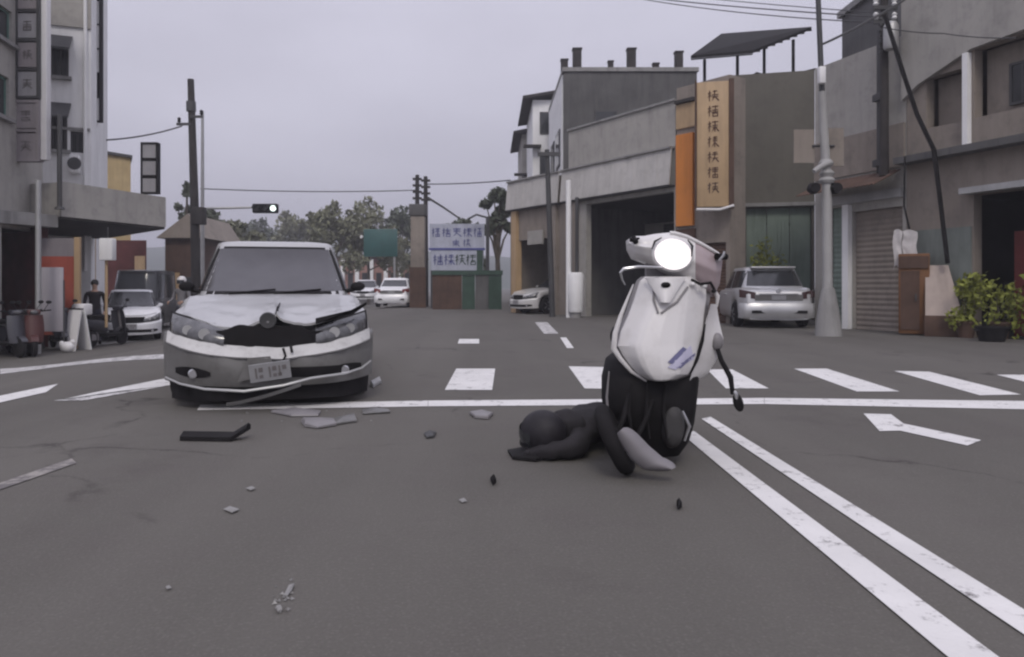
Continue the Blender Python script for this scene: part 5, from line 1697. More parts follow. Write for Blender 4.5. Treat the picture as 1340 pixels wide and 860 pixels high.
# rear wheel, engine, seat, tail behind
rwh = MB().lathe([(0.12, -0.05), (0.15, -0.06), (0.19, -0.05), (0.21, 0), (0.19, 0.05), (0.15, 0.06), (0.12, 0.05)], (0, 0, 0), 'x', 32).build('rear_wheel', rubber, sc)
rwh.location = (0.26, 1.1, 0.21)
MB().lathe([(0.118, -0.045), (0.118, 0.045), (0.03, 0.05), (0.03, -0.05)], (0, 0, 0), 'x', 24).build('rim', chrome, rwh)
MB().rbox(0.10, 0.26, 0.65, 1.15, 0.14, 0.36, 0.05).build('engine_case', sgr, sc)
ex = MB().tube([(0.20, 0.3, 0.16), (0.33, 0.7, 0.18), (0.38, 1.15, 0.26)], [0.03, 0.05, 0.055], 12).build('exhaust', chrome, sc)
MB().rbox(-0.02, 0.36, 0.5, 1.25, 0.58, 0.74, 0.06).build('seat', black, sc)
MB().rbox(0.02, 0.34, 0.64, 1.3, 0.38, 0.575, 0.05).build('tail_cover', sw_, sc)
MB().rbox(0.06, 0.30, 1.302, 1.34, 0.48, 0.56, 0.01).build('tail_light', red_lens, sc)
rc = Q(886, 572, 0.10)
MB().lathe([(0.03, 0.0), (0.075, 0.0), (0.10, 0.02), (0.11, 0.06), (0.10, 0.12)], (0.15, 0.08, 0.25), 'y', 24, M=Matrix.Diagonal((0.62, 1, 1.25, 1))).build('radiator_cover', mat('dark_grey_cover', (0.045, 0.043, 0.044), 0.6, var=0.2, scale=6), sc)
MB().tube([(0.19, 0.06, 0.33), (0.225, 0.05, 0.25), (0.20, 0.06, 0.17)], [0.006, 0.010, 0.006], 7).build('crash_guard', chrome, sc)

# ================================================= PEOPLE
skin_m = mat('skin', (0.42, 0.27, 0.20), 0.6, var=0.08, scale=6)
black_cloth = mat('black_cloth', (0.018, 0.016, 0.019), 0.9, var=0.25, scale=5, bump=0.3, bscale=14)
navy_cloth = mat('dark_navy_cloth', (0.035, 0.035, 0.055), 0.9, var=0.25, scale=5)
grey_cloth = mat('grey_cloth', (0.16, 0.155, 0.165), 0.9, var=0.2, scale=5)
helmet_m = mat('black_helmet_shell', (0.02, 0.018, 0.022), 0.6, var=0.3, scale=6, spec=0.3)
white_helm = mat('white_helmet_shell', (0.62, 0.60, 0.60), 0.35, var=0.05, coat=0.4)
hair_m = mat('black_hair', (0.015, 0.013, 0.013), 0.7, var=0.3, scale=20)

def add_hand(nd, ed, key, d, palm_n, reg):
    """palm, four bent fingers of unequal length and a thumb off its side"""
    d = Vector(d).normalized()
    n = Vector(palm_n).normalized()
    s = d.cross(n).normalized()
    w = Vector(nd[key][:3])
    pk = key + 'palm'
    c = w + d * 0.05
    nd[pk] = (*c, 0.030)
    ed.append((key, pk, reg))
    for i, ln in enumerate((0.070, 0.082, 0.076, 0.058)):
        o = (i - 1.5) * 0.021
        r = c + d * 0.042 + s * o
        m1 = r + d * ln * 0.5 + n * ln * 0.12
        m2 = m1 + d * ln * 0.38 + n * ln * 0.35
        for j, p in enumerate((r, m1, m2)):
            nd[f'{key}f{i}{j}'] = (*p, (0.0105, 0.0095, 0.008)[j])
        ed += [(pk, f'{key}f{i}0', reg), (f'{key}f{i}0', f'{key}f{i}1', reg), (f'{key}f{i}1', f'{key}f{i}2', reg)]
    t0 = c - d * 0.005 - s * 0.035
    t1 = t0 + d * 0.035 - s * 0.018 + n * 0.012
    nd[key + 't0'] = (*t0, 0.013)
    nd[key + 't1'] = (*t1, 0.010)
    ed += [(pk, key + 't0', reg), (key + 't0', key + 't1', reg)]

def skin_body(root, nd, ed, mats, rootkey='pelvis', sub=2):
    keys = list(nd)
    ix = {k: i for i, k in enumerate(keys)}
    me = bpy.data.meshes.new('body')
    me.from_pydata([nd[k][:3] for k in keys], [(ix[a], ix[b]) for a, b, _ in ed], [])
    o = bpy.data.objects.new('body', me)
    C.objects.link(o)
    md = o.modifiers.new('skin', 'SKIN')
    md.use_smooth_shade = True
    sv = me.skin_vertices[0].data
    for k in keys:
        r = nd[k][3]
        rr = nd[k][4] if len(nd[k]) > 4 else r
        sv[ix[k]].radius = (r, rr)
        sv[ix[k]].use_root = (k == rootkey)
    s2 = o.modifiers.new('sub', 'SUBSURF')
    s2.levels = s2.render_levels = sub
    dg = bpy.context.evaluated_depsgraph_get()
    ev = o.evaluated_get(dg)
    m2 = bpy.data.meshes.new_from_object(ev)
    o.modifiers.clear()
    o.data = m2
    m2.materials.clear()
    names = list(mats)
    for k in names:
        m2.materials.append(mats[k])
    segs = [(Vector(nd[a][:3]), Vector(nd[b][:3]), names.index(r)) for a, b, r in ed]
    for p in m2.polygons:
        c = p.center
        best = None
        for a, b, r in segs:
            ab = b - a
            t = max(0, min(1, (c - a).dot(ab) / max(1e-9, ab.length_squared)))
            dd = (c - a - ab * t).length
            if best is None or dd < best[0]:
                best = (dd, r)
        p.material_index = best[1]
        p.use_smooth = True
    o.parent = root
    return o

def face_bits(root, hc, fwd, up, r):
    """eyes, brow and mouth on the head, as children of the figure"""
    fwd, up = Vector(fwd).normalized(), Vector(up).normalized()
    sd_ = fwd.cross(up)
    k = MB()
    for s_ in (-1, 1):
        k.ell(Vector(hc) + fwd * r * 0.93 + sd_ * s_ * 0.032 + up * 0.005, (0.011, 0.011, 0.007), 8, 6)
    k.build('eyes', hair_m, root)

# rider lying on the road behind the scooter
rd = thing('person', 'person in black clothes and black helmet lying on the road behind the white scooter', 'person', (0.3, 4.5, 0))
O = Vector((0.3, 4.5, 0))
nd = {}
def N(k, x, y, z, r, r2=None):
    nd[k] = (x - O.x, y - O.y, z, r) if r2 is None else (x - O.x, y - O.y, z, r, r2)
N('pelvis', 0.98, 5.20, 0.13, 0.15, 0.13)
N('belly', 0.85, 5.02, 0.13, 0.145, 0.12)
N('chest', 0.66, 4.78, 0.15, 0.17, 0.145)
N('neckbase', 0.52, 4.64, 0.14, 0.09)
N('neck', 0.43, 4.57, 0.14, 0.06)
N('head', 0.32, 4.50, 0.14, 0.10)
N('lsho', 0.55, 4.74, 0.185, 0.09)
N('lelb', 0.62, 5.02, 0.08, 0.06)
N('lwri', 0.42, 4.92, 0.06, 0.036)
N('rsho', 0.56, 4.57, 0.12, 0.085)
N('relb', 0.50, 4.40, 0.07, 0.07)
N('rwri', 0.31, 4.375, 0.05, 0.045)
N('lhip', 1.05, 5.14, 0.15, 0.10)
N('lkne', 1.22, 5.52, 0.16, 0.066)
N('lank', 1.30, 5.86, 0.07, 0.045)
N('ltoe', 1.40, 5.98, 0.05, 0.036)
N('rhip', 0.92, 5.27, 0.11, 0.10)
N('rkne', 1.06, 5.66, 0.08, 0.066)
N('rank', 1.18, 6.02, 0.06, 0.045)
N('rtoe', 1.30, 6.10, 0.05, 0.036)
ed = [('pelvis', 'belly', 'jacket'), ('belly', 'chest', 'jacket'), ('chest', 'neckbase', 'jacket'), ('neckbase', 'neck', 'skin'), ('neck', 'head', 'skin'),
      ('chest', 'lsho', 'jacket'), ('lsho', 'lelb', 'jacket'), ('lelb', 'lwri', 'jacket'), ('chest', 'rsho', 'jacket'), ('rsho', 'relb', 'jacket'), ('relb', 'rwri', 'jacket'),
      ('pelvis', 'lhip', 'trousers'), ('lhip', 'lkne', 'trousers'), ('lkne', 'lank', 'trousers'), ('lank', 'ltoe', 'shoes'),
      ('pelvis', 'rhip', 'trousers'), ('rhip', 'rkne', 'trousers'), ('rkne', 'rank', 'trousers'), ('rank', 'rtoe', 'shoes')]
add_hand(nd, ed, 'rwri', (-0.75, 0.55, -0.1), (0, 0, -1), 'gloves')
add_hand(nd, ed, 'lwri', (-0.9, -0.2, -0.05), (0, 0, -1), 'gloves')
bd_ = skin_body(rd, nd, ed, {'jacket': black_cloth, 'trousers': black_cloth, 'skin': black_cloth, 'shoes': rubber, 'gloves': black_cloth}, sub=2)
for v in bd_.data.vertices:                      # creases in the clothing
    c = v.co
    d = noise.noise(Vector((c.x * 16, c.y * 9, c.z * 16))) + 0.5 * noise.noise(Vector((c.x * 34, c.y * 22, c.z * 34)))
    v.co = c + v.normal * d * 0.014
    v.co.z = max(v.co.z, 0.004)
k = MB().ell((0.17, 0.09, 0.15), (0.13, 0.11, 0.115), 28, 18)
for i, v in enumerate(k.v):
    v += (v - Vector((0.17, 0.09, 0.15))).normalized() * 0.022 * noise.noise(v * 13)
k.build('jacket_hood', black_cloth, rd)
k = MB()
hcn = Vector((0.02, 0.0, 0.142))
Mh = Matrix.Rotation(R(-30), 4, 'Z') @ Matrix.Rotation(R(18), 4, 'X')
k.ell(hcn, (0.142, 0.128, 0.132), 28, 18, M=Mh)
ho = k.build('helmet', helmet_m, rd)
k = MB()
def vis(u, v):
    a = math.pi * lerp(0.55, 1.45, u)
    e = lerp(-0.45, 0.35, v)
    q = Vector((0.149 * math.cos(a) * math.cos(e), 0.134 * math.sin(a) * math.cos(e), 0.138 * math.sin(e)))
    return hcn + Mh @ q
k.patch(vis, 16, 8)
k.build('visor', glass, ho)
k = MB().tube([hcn + Mh @ Vector((0.146 * math.cos(a), 0.132 * math.sin(a), -0.05)) for a in [math.pi * (0.5 + 0.1 * i) for i in range(11)]], 0.008, 6)
k.build('visor_rim', black, ho)

def stander(name_label, px, Y, facing, jacket, trousers, arms, helmet=None, group=None, lean=0.0, shoes=rubber):
    x = X_(px, Y)
    t = thing('person', name_label, 'person', (x, Y, gz(x)), R(facing), group)
    nd = {'pelvis': (0, 0, 0.92, 0.15, 0.11), 'belly': (0, -0.01, 1.08, 0.14, 0.10), 'chest': (0, lean * 0.5, 1.28, 0.17, 0.11), 'neckbase': (0, lean, 1.43, 0.08),
          'neck': (0, lean, 1.49, 0.055), 'head': (0, lean - 0.02, 1.60, 0.085, 0.095), 'crown': (0, lean, 1.68, 0.065)}
    ed = [('pelvis', 'belly', 'j'), ('belly', 'chest', 'j'), ('chest', 'neckbase', 'j'), ('neckbase', 'neck', 's'), ('neck', 'head', 's'), ('head', 'crown', 's')]
    for s_, q in ((-1, 'l'), (1, 'r')):
        e, w = arms[0 if s_ < 0 else 1]
        nd[q + 'sho'] = (s_ * 0.19, lean, 1.38, 0.065)
        nd[q + 'elb'] = (s_ * 0.19 + e[0], e[1], e[2], 0.046)
        nd[q + 'wri'] = (s_ * 0.19 + w[0], w[1], w[2], 0.03)
        nd[q + 'hip'] = (s_ * 0.09, 0, 0.86, 0.095)
        nd[q + 'kne'] = (s_ * 0.11, -0.02, 0.49, 0.064)
        nd[q + 'ank'] = (s_ * 0.12, 0.02, 0.09, 0.044)
        nd[q + 'toe'] = (s_ * 0.14, -0.14, 0.04, 0.036)
        ed += [('chest', q + 'sho', 'j'), (q + 'sho', q + 'elb', 'j'), (q + 'elb', q + 'wri', 'j'), ('pelvis', q + 'hip', 't'), (q + 'hip', q + 'kne', 't'), (q + 'kne', q + 'ank', 't'), (q + 'ank', q + 'toe', 'h')]
        dd = Vector(w) - Vector(e)
        add_hand(nd, ed, q + 'wri', dd, (-s_, 0.2, 0), 's')
    skin_body(t, nd, ed, {'j': jacket, 't': trousers, 's': skin_m, 'h': shoes}, sub=1)
    hc = Vector((0, lean - 0.015, 1.615))
    if helmet:
        k = MB().ell(hc + Vector((0, 0.01, 0.035)), (0.125, 0.135, 0.125), 18, 12)
        ho = k.build('helmet', helmet, t)
        MB().patch(lambda u, v: hc + Vector((0.129 * math.cos(math.pi * (1.15 + 0.7 * u)), 0.139 * math.sin(math.pi * (1.15 + 0.7 * u)), lerp(-0.06, 0.045, v))), 10, 3).build('visor', glass, ho)
    else:
        k = MB()
        k.ell(hc + Vector((0, 0.022, 0.03)), (0.098, 0.105, 0.095), 14, 10)
        k.build('hair', hair_m, t)
    face_bits(t, hc + Vector((0, -0.02, 0)), (0, -1, 0), (0, 0, 1), 0.085)
    MB().ell(hc + Vector((0, -0.115, -0.015)), (0.012, 0.018, 0.018), 8, 6).build('nose', skin_m, t)
    return t
down = (((-0.06, 0.02, 1.12), (-0.05, -0.08, 0.88)), ((0.06, 0.02, 1.12), (0.05, -0.08, 0.88)))
fore = (((-0.07, -0.04, 1.12), (-0.02, -0.3, 1.05)), ((0.07, -0.04, 1.12), (0.02, -0.3, 1.05)))
stander('person in dark clothing standing beside the parked scooters at the left kerb', 124, 20.3, 20, black_cloth, navy_cloth, down)
stander('person in grey jacket and white helmet standing just left of the damaged sedan', 238, 21.5, -10, grey_cloth, navy_cloth, fore, helmet=white_helm)

# ================================================= PARKED SCOOTERS
def small_scooter(label, x, y, rz, body_m, group='scooters parked at the kerb', seat_m=None, box=None):
    t = thing('parked_scooter', label, 'scooter', (x, y, gz(x)), rz, group)
    # local: length along y (front at -y)
    for yy in (-0.6, 0.6):
        w = MB().lathe([(0.12, -0.045), (0.17, -0.055), (0.21, -0.035), (0.22, 0), (0.21, 0.035), (0.17, 0.055), (0.12, 0.045)], (0, yy, 0.22), 'x', 24).build('wheel', rubber, t)
        MB().lathe([(0.118, -0.03), (0.118, 0.03), (0.03, 0.035), (0.03, -0.035)], (0, yy, 0.22), 'x', 18).build('rim', steel, w)
    k = MB()
    k.patch(lambda u, v: (lerp(-1, 1, u) * lerp(0.14, 0.20, math.sin(math.pi * (0.2 + 0.6 * v))), -0.42 - 0.10 * (1 - (2 * u - 1) ** 2) - 0.12 * (1 - v), lerp(0.32, 0.92, v)), 12, 10, (0, 0.03, 0))
    k.build('leg_shield', body_m, t)
    MB().rbox(-0.16, 0.16, -0.40, 0.15, 0.26, 0.34, 0.02).build('footboard', black, t)
    rings = []
    for (yy, w, z0, z1) in ((0.1, 0.10, 0.34, 0.66), (0.3, 0.15, 0.36, 0.70), (0.6, 0.15, 0.44, 0.74), (0.85, 0.10, 0.56, 0.76), (0.98, 0.05, 0.64, 0.75)):
        rings.append([Vector((w * math.copysign(abs(math.cos(a)) ** 0.7, math.cos(a)), yy, (z0 + z1) / 2 + (z1 - z0) / 2 * math.copysign(abs(math.sin(a)) ** 0.7, math.sin(a)))) for a in [2 * math.pi * i / 16 for i in range(16)]])
    MB().loft(rings).build('rear_body', body_m, t)
    MB().rbox(-0.14, 0.14, 0.02, 0.82, 0.72, 0.82, 0.04).build('seat', seat_m or black, t)
    MB().rbox(-0.13, 0.13, -0.52, -0.36, 0.92, 1.04, 0.04).build('handlebar_cowl', body_m, t)
    MB().ell((0, -0.53, 0.98), (0.08, 0.03, 0.05), 14, 8).build('headlight', lens, t)
    MB().tube([(-0.34, -0.34, 1.02), (-0.12, -0.42, 1.0), (0.12, -0.42, 1.0), (0.34, -0.34, 1.02)], 0.016, 8).build('handlebar', black, t)
    for s_ in (-1, 1):
        mo = MB().tube([(s_ * 0.2, -0.4, 1.02), (s_ * 0.28, -0.42, 1.16)], 0.008, 6).build('mirror_stalk', black, t)
        MB().ell((s_ * 0.29, -0.42, 1.2), (0.06, 0.012, 0.04), 12, 8).build('mirror', black, mo)
    k = MB()
    k.patch(lambda u, v: (0.07 * math.sin(math.pi * (v - 0.5)), -0.6 + 0.25 * math.cos(lerp(0.5, 2.6, u)), 0.22 + 0.25 * math.sin(lerp(0.5, 2.6, u))), 10, 5, (0, 0, 0.01))
    k.build('front_mudguard', body_m, t)
    MB().tube([(0, -0.6, 0.22), (0, -0.46, 0.95)], 0.03, 8).build('fork', sgr, t)
    MB().rbox(-0.05, 0.14, 0.35, 0.65, 0.16, 0.36, 0.03).build('engine_case', sgr, t)
    MB().box(-0.09, 0.09, 0.985, 1.0, 0.52, 0.64).build('licence_plate', plate_m, t, smooth=0)
    MB().rbox(-0.08, 0.08, 0.96, 1.0, 0.66, 0.72, 0.01).build('tail_light', red_lens, t)
    if box:
        MB().rbox(-0.17, 0.17, 0.75, 1.1, 0.84, 1.12, 0.04).build('top_box', box, t)
    return t
dk = mat('dark_scooter_paint', (0.035, 0.035, 0.045), 0.4, var=0.1, coat=0.3)
rdp = mat('dark_red_scooter_paint', (0.065, 0.018, 0.016), 0.5, var=0.1)
gyp = mat('grey_scooter_paint', (0.10, 0.095, 0.10), 0.45, var=0.1, coat=0.3)
def at(px, Y): return X_(px, Y), Y
small_scooter('dark scooter with a white top box beside the person in dark clothing', *at(140, 19.9), R(170), dk, box=white_paint)
small_scooter('dark parked scooter at the far left edge of the kerb', *at(6, 16.9), R(60), dk)
small_scooter('grey parked scooter second from the left edge under the slab canopy', *at(26, 17.4), R(50), gyp)
small_scooter('dark red parked scooter at the foot of the slim grey pole', *at(42, 17.3), R(35), rdp)
small_scooter('black parked scooter behind the white folding sign', *at(76, 18.9), R(40), dk)

# ================================================= LEFT SHOP CLUTTER
xb = X_(66, 18.2)
b = thing('white_board', 'tall pale upright panel standing by the slim grey pole', 'board', (xb, 18.2, gz(xb)), R(8))
bz1 = EYE + (VY - 350) / F * 18.2 - gz(xb)
bz0 = EYE + (VY - 434) / F * 18.2 - gz(xb)
MB().rbox(-0.29, 0.29, -0.03, 0.03, bz0, bz1, 0.01).build('panel', mat('pale_violet_panel', (0.36, 0.34, 0.37), 0.7, var=0.08, streak=0.2), b)
MB().tube([(-0.3, 0, 0), (-0.3, 0, bz1)], 0.035, 8).build('post', pale_wall, b)
MB().tube([(0.3, 0, 0), (0.3, 0, bz1 - 0.3)], 0.02, 8).build('post', dsteel, b)
xr = X_(78, 19.0)
b = thing('red_partition', 'red and mauve partition panel with a cream edge post under the grey fascia', 'partition', (xr, 19.0, gz(xr)), R(6))
q0 = gz(xr)
z1 = EYE + (VY - 312) / F * 19 - q0
redp = mat('dull_red_panel', (0.38, 0.085, 0.055), 0.75, var=0.2, streak=0.3)
MB().box(-0.42, 0.36, -0.03, 0.03, 0.35, z1 - 0.45).build('lower_panel', redp, b, smooth=0)
MB().box(-0.42, 0.36, -0.03, 0.03, z1 - 0.447, z1).build('upper_panel', mauve, b, smooth=0)
MB().box(0.363, 0.49, -0.06, 0.06, 0, z1 + 0.03).build('edge_post', beige, b, smooth=0)
MB().box(-0.42, -0.36, -0.025, 0.025, 0, 0.347).build('foot', dsteel, b, smooth=0)
xf = X_(101, 18.6)
b = thing('folding_sign', 'white folding sign standing on the kerb in front of the red partition', 'sign', (xf, 18.6, gz(xf)), R(-20))
for s_ in (-1, 1):
    MB().prism([(-0.2, s_ * 0.22, 0.0), (0.2, s_ * 0.22, 0.0), (0.2, s_ * 0.03, 0.98), (-0.2, s_ * 0.03, 0.98)], (0, s_ * 0.03, 0)).build('sign_leaf', pale_wall if s_ > 0 else white_paint, b, smooth=0)
MB().box(-0.15, 0.15, -0.05, 0.05, 0.985, 1.02).build('hinge', dsteel, b, smooth=0)
xp = X_(88, 17.9)
b = MB()
b.ell((0, 0, 0.13), (0.16, 0.13, 0.13), 14, 10).ell((0.1, 0.03, 0.24), (0.06, 0.05, 0.07), 10, 8).ell((-0.12, -0.02, 0.2), (0.06, 0.05, 0.08), 10, 8)
o = b.build('plastic_bag', white_paint)
o.location = (xp, 17.9, gz(xp))
tag(o, 'small white plastic bag on the ground below the white folding sign', 'bag')
xh = X_(141, 19.4)
zt_ = EYE + (VY - 309) / F * 19.4
b = thing('hanging_lantern', 'white box lantern sign hanging under the grey fascia', 'lantern', (xh, 19.4, zt_ - 0.62))
MB().rbox(-0.17, 0.17, -0.12, 0.12, 0, 0.56, 0.03).build('lantern_box', pale_wall, b)
MB().tube([(0, 0, 0.55), (0, 0, 0.85)], 0.015, 6).build('hanger', dsteel, b)
MB().tube([(-0.06, 0.05, -1.7), (-0.06, 0.05, 0.0)], 0.035, 6).build('post', beige, b)
xw2 = X_(205, 21.0)
# ================================================= RIGHT SHOP CLUTTER
yo = 15.6
b = thing('orange_cabinet', 'rusty orange upright cabinet against the corner building', 'cabinet', (X_(1196, yo), yo, 0), R(-30))
zc = EYE + (VY - 332) / F * yo
oc = mat('rusty_orange_paint', (0.15, 0.065, 0.022), 0.7, var=0.25, streak=0.5)
MB().rbox(-0.28, 0.28, 0, 0.4, 0.03, zc, 0.015).build('cabinet_body', oc, b)
MB().box(-0.24, 0.10, -0.02, -0.003, 0.12, zc - 0.35).build('cabinet_door', rust, b, smooth=0)
MB().box(-0.26, 0.26, -0.03, -0.003, zc - 0.3, zc - 0.05).build('header_panel', rust, b, smooth=0)
MB().box(0.02, 0.05, -0.045, -0.021, 0.7, 0.85).build('handle', dsteel, b, smooth=0)
b = thing('white_notice', 'crumpled white sheets hung on the wall above the orange cabinet', 'notice', (X_(1180, 16.0), 15.9, EYE + (VY - 352) / F * 16.0), R(-30))
for (a, c, z0, z1, sd0) in ((-0.20, -0.04, -0.02, 0.80, 0), (-0.03, 0.23, 0.22, 0.78, 2)):
    k = MB()
    k.patch(lambda u, v: (lerp(a, c, u) + 0.015 * math.sin(7 * v + sd0), -0.03 - 0.025 * noise.noise(Vector((u * 2.5 + sd0, v * 4, 1))), lerp(z0 + 0.10 * math.sin(5 * u + sd0) , z1 + 0.03 * math.sin(4 * u), v)), 10, 14, (0, 0.008, 0))
    k.build('sheet', mat('crumpled_sheet', (0.48, 0.46, 0.46), 0.8, var=0.15, scale=5), b)
b = thing('leaning_board', 'cream board leaning beside the orange cabinet', 'board', (X_(1232, 15.2), 15.2, 0), R(-30))
MB().prism([(-0.28, 0, 0.42), (0.36, 0, 0.42), (0.12, 0.24, 1.42), (-0.28, 0.24, 1.42)], (0, 0.03, 0.01)).build('board_panel', mat('cream_board', (0.42, 0.35, 0.31), 0.8, var=0.1, streak=0.3), b, smooth=0)
MB().rbox(-0.30, 0.34, -0.05, 0.35, 0, 0.415, 0.02).build('crate_support', rust, b)
def shrub(label, px, Y, z, r, m, seed, pot=True):
    rg = random.Random(seed)
    x = X_(px, Y)
    t = thing('potted_plant', label, 'plant', (x, Y, 0))
    if pot:
        MB().lathe([(0.13, 0), (0.18, 0.28), (0.2, 0.28), (0.2, 0.33), (0.16, 0.33), (0.15, 0.25)], (0, 0, 0), 'z', 18).build('pot', rust, t)
    k = MB()
    for i in range(7):
        a = rg.uniform(0, 6.28)
        k.tube([(0, 0, 0.2), (math.cos(a) * r * 0.3, math.sin(a) * r * 0.3, z * 0.7), (math.cos(a) * r * 0.7, math.sin(a) * r * 0.7, z + rg.uniform(-0.2, 0.3))], [0.015, 0.01, 0.004], 5)
    k.build('stem', bark, t)
    k = MB()
    for i in range(13):
        leaf_blob(k, (rg.uniform(-r, r) * 0.7, rg.uniform(-r, r) * 0.6, z * rg.uniform(0.35, 1.35)), (r * 0.45, r * 0.45, r * 0.6), 45, 0.06, rg)
    k.build('foliage', m, t, smooth=0)
    return t
shrub('yellow green plant at the garage mouth on the right', 1308, 14.6, 0.8, 0.55, leafm[2], 21)
shrub('smaller yellow green plant beside the leaning cream board', 1264, 14.9, 0.8, 0.34, leafm[2], 22)
shrub('yellow green shrub in front of the shutters behind the silver hatchback', 1003, 22.75, 1.9, 0.6, leafm[2], 23)
b = thing('dark_tub', 'low black tub on the ground under the yellow green plant', 'tub', (X_(1298, 13.9), 13.9, 0))
MB().lathe([(0.2, 0), (0.26, 0.24), (0.28, 0.24), (0.28, 0.27), (0.23, 0.27), (0.19, 0.05)], (0, 0, 0), 'z', 20).build('tub_shell', black, b)
k = MB()
for s_ in (-1, 1):
    k.tube([(s_ * 0.27, -0.06, 0.2), (s_ * 0.33, 0, 0.22), (s_ * 0.27, 0.06, 0.2)], 0.012, 6)
k.build('handle', black, b)

# ================================================= DEBRIS ON THE ROAD
deb = 'pieces of wreckage scattered on the road'
def chunk(name, label, cat, poly, h, m, curl=0.02, group=deb, seed=0):
    """a broken plate: outline given by the road points it lies on"""
    pts = [G(*p) for p in poly]
    c = sum(pts, Vector()) / len(pts)
    if seed >= 11 and seed <= 16:
        pts = [c + (p - c) * 0.7 for p in pts]
        h *= 0.6
        curl = 0.004
    r = random.Random(seed)
    k = MB()
    n = len(pts)
    bot = [p - c + Vector((0, 0, 0.006)) for p in pts]
    bot = [v * r.uniform(0.86, 1.1) + Vector((0, 0, 0.001)) for v in bot]
    top = [v * r.uniform(0.85, 0.97) + Vector((0, 0, h * r.uniform(0.25, 1.2))) for v in bot]
    mid = [(a + b) * 0.5 * 1.03 + Vector((0, 0, h * 0.1)) for a, b in zip(bot, top)]
    apex = sum(top, Vector()) / n + Vector((0, 0, curl))
    vs = bot + mid + top + [apex]
    fs = [tuple(reversed(range(n)))]
    for lv in (0, n):
        for i in range(n):
            fs.append((lv + i, lv + (i + 1) % n, lv + n + (i + 1) % n, lv + n + i))
    for i in range(n):
        fs.append((2 * n + i, 2 * n + (i + 1) % n, 3 * n))
    k.add(vs, fs)
    o = k.build(name, m, smooth=25)
    o.location = c
    return tag(o, label, cat, group)
p0, p1, p2 = G(240, 575), G(306, 576), G(325, 573)
k = MB()
k.prism([(0, -0.06, 0.004), (0, 0.05, 0.004), (0, 0.05, 0.035), (0, 0.0, 0.055), (0, -0.06, 0.03)], (p1 - p0).xy.to_3d())
d_ = p1 - p0
k.prism([(d_.x, d_.y - 0.06, 0.004), (d_.x, d_.y + 0.05, 0.004), (d_.x, d_.y + 0.05, 0.035), (d_.x, d_.y, 0.055), (d_.x, d_.y - 0.06, 0.03)], (p2 - p1).xy.to_3d() + Vector((0, 0, 0.045)))
o = k.build('wreckage_piece', black, smooth=0)
o.location = (p0.x, p0.y, 0)
tag(o, 'long black bar of wreckage with an upturned end, nearest the left lane', 'debris', deb)
chunk('wreckage_piece', 'flat grey shard lying just past the stop line below the sedan', 'debris', [(358, 541), (385, 537), (424, 540), (420, 546), (382, 546)], 0.022, sgr, seed=2)
chunk('wreckage_piece', 'bent dark plate with a pale tip below the sedan bumper', 'debris', [(392, 553), (412, 549), (438, 552), (440, 558), (415, 562), (396, 560)], 0.035, sgr, seed=3)
chunk('wreckage_piece', 'pale narrow sliver at the tip of the bent dark plate', 'debris', [(430, 552), (466, 546), (468, 553), (436, 558)], 0.03, dull_silver, seed=4)
chunk('wreckage_piece', 'thin pale strip lying right of the sedan on the stop line', 'debris', [(474, 538), (508, 537), (510, 541), (476, 543)], 0.015, dull_silver, seed=5)
chunk('wreckage_piece', 'small dark flake beside the stop line in the middle lane', 'debris', [(615, 543), (630, 540), (646, 543), (640, 550), (620, 549)], 0.03, sgr, seed=6)
chunk('wreckage_piece', 'dark pebble sized fragment alone in the middle lane', 'debris', [(554, 569), (562, 565), (571, 568), (569, 574), (558, 575)], 0.03, dsteel, seed=7)
chunk('wreckage_piece', 'small upright black fragment below the lying person', 'debris', [(641, 629), (647, 627), (650, 633), (645, 637)], 0.03, black, seed=8)
chunk('wreckage_piece', 'tiny black fragment on the road below the scooter', 'debris', [(885, 662), (890, 660), (893, 666), (887, 669)], 0.03, black, seed=9)
chunk('wreckage_piece', 'flat black plate tucked under the helmet of the lying person', 'debris', [(664, 592), (690, 588), (732, 592), (735, 600), (700, 605), (672, 602)], 0.035, black, seed=10)
chunk('wreckage_piece', 'broken white chip nearest the camera', 'debris', [(359, 797), (368, 794), (371, 803), (362, 806)], 0.015, concrete, seed=11)
chunk('wreckage_piece', 'white splinter just above the chip nearest the camera', 'debris', [(368, 785), (378, 768), (388, 764), (384, 775), (374, 788)], 0.012, concrete, seed=12)
chunk('wreckage_piece', 'tiny pale crumb left of the white splinter', 'debris', [(215, 770), (222, 768), (226, 773), (218, 775)], 0.01, concrete, seed=13)
chunk('wreckage_piece', 'yellowish flake on the road in the left lane', 'debris', [(286, 668), (300, 664), (318, 669), (304, 675)], 0.010, concrete, seed=14)
chunk('wreckage_piece', 'small pale flake behind the yellowish flake', 'debris', [(320, 641), (329, 638), (336, 642), (328, 645)], 0.012, concrete, seed=15)
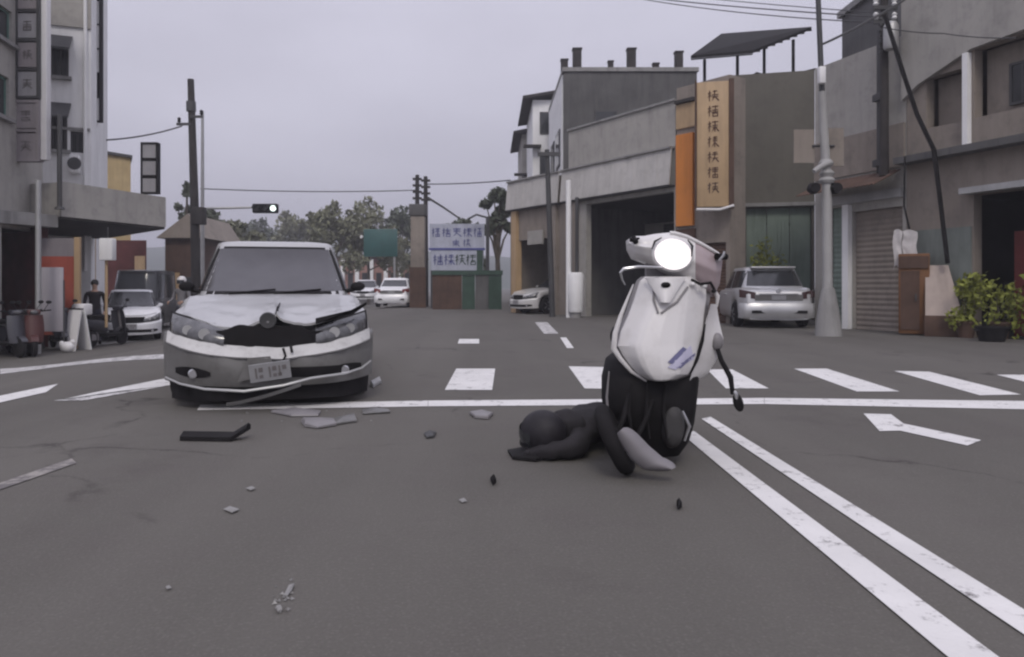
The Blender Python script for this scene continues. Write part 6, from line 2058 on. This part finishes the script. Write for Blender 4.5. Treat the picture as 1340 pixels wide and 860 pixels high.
chunk('wreckage_piece', 'faint pale crumb in the middle lane below the lying person', 'debris', [(598, 656), (608, 653), (614, 658), (604, 661)], 0.01, concrete, seed=16)
chunk('wreckage_piece', 'upright white chip on the stop line below the sedan plate', 'debris', [(399, 517), (404, 515), (407, 519), (402, 522)], 0.04, steel, seed=17)
chunk('wreckage_piece', 'pale bent scrap beside the sedan front wheel on its right', 'debris', [(484, 505), (497, 498), (500, 502), (488, 509)], 0.06, steel, seed=18)

# tiny grains of broken lamp glass below the sedan and the scooter
rg = random.Random(77)
k = MB()
for (px, py, sx_, sy_, n_) in ((370, 535, 90, 14, 40), (372, 786, 16, 20, 18)):
    for _ in range(n_):
        p = G(px + rg.gauss(0, 1) * sx_ * 0.6, max(480, py + rg.gauss(0, 1) * sy_ * 0.6))
        q = rg.uniform(0.003, 0.011)
        a = rg.uniform(0, 6.28)
        e1, e2 = Vector((math.cos(a), math.sin(a), 0)) * q, Vector((-math.sin(a), math.cos(a), 0)) * q * 0.7
        z = Vector((0, 0, 0.003))
        k.add([p + z - e1 - e2, p + z + e1 - e2, p + z + e2, p + z + Vector((0, 0, q * 0.9))], [(0, 1, 2), (0, 1, 3), (1, 2, 3), (2, 0, 3)])
o = k.build('glass_debris', mat('broken_lamp_glass', (0.20, 0.195, 0.19), 0.3, var=0.5, scale=30), smooth=0)
o['kind'] = 'stuff'
tag(o, 'tiny grains of broken lamp glass on the asphalt in front of the sedan', 'debris')

# ================================================= HAZE
hzm = bpy.data.materials.new('haze')
hzm.use_nodes = True
n = hzm.node_tree
n.nodes.clear()
out = n.nodes.new('ShaderNodeOutputMaterial')
pv = n.nodes.new('ShaderNodeVolumePrincipled')
pv.inputs['Color'].default_value = (0.93, 0.93, 1.0, 1)
pv.inputs['Density'].default_value = 0.0021
pv.inputs['Anisotropy'].default_value = 0.2
n.links.new(pv.outputs[0], out.inputs['Volume'])
hb_ = MB().box(-720, 720, -45, 720, -3.2, 46).build('haze', hzm, smooth=0)
hb_['kind'] = 'stuff'
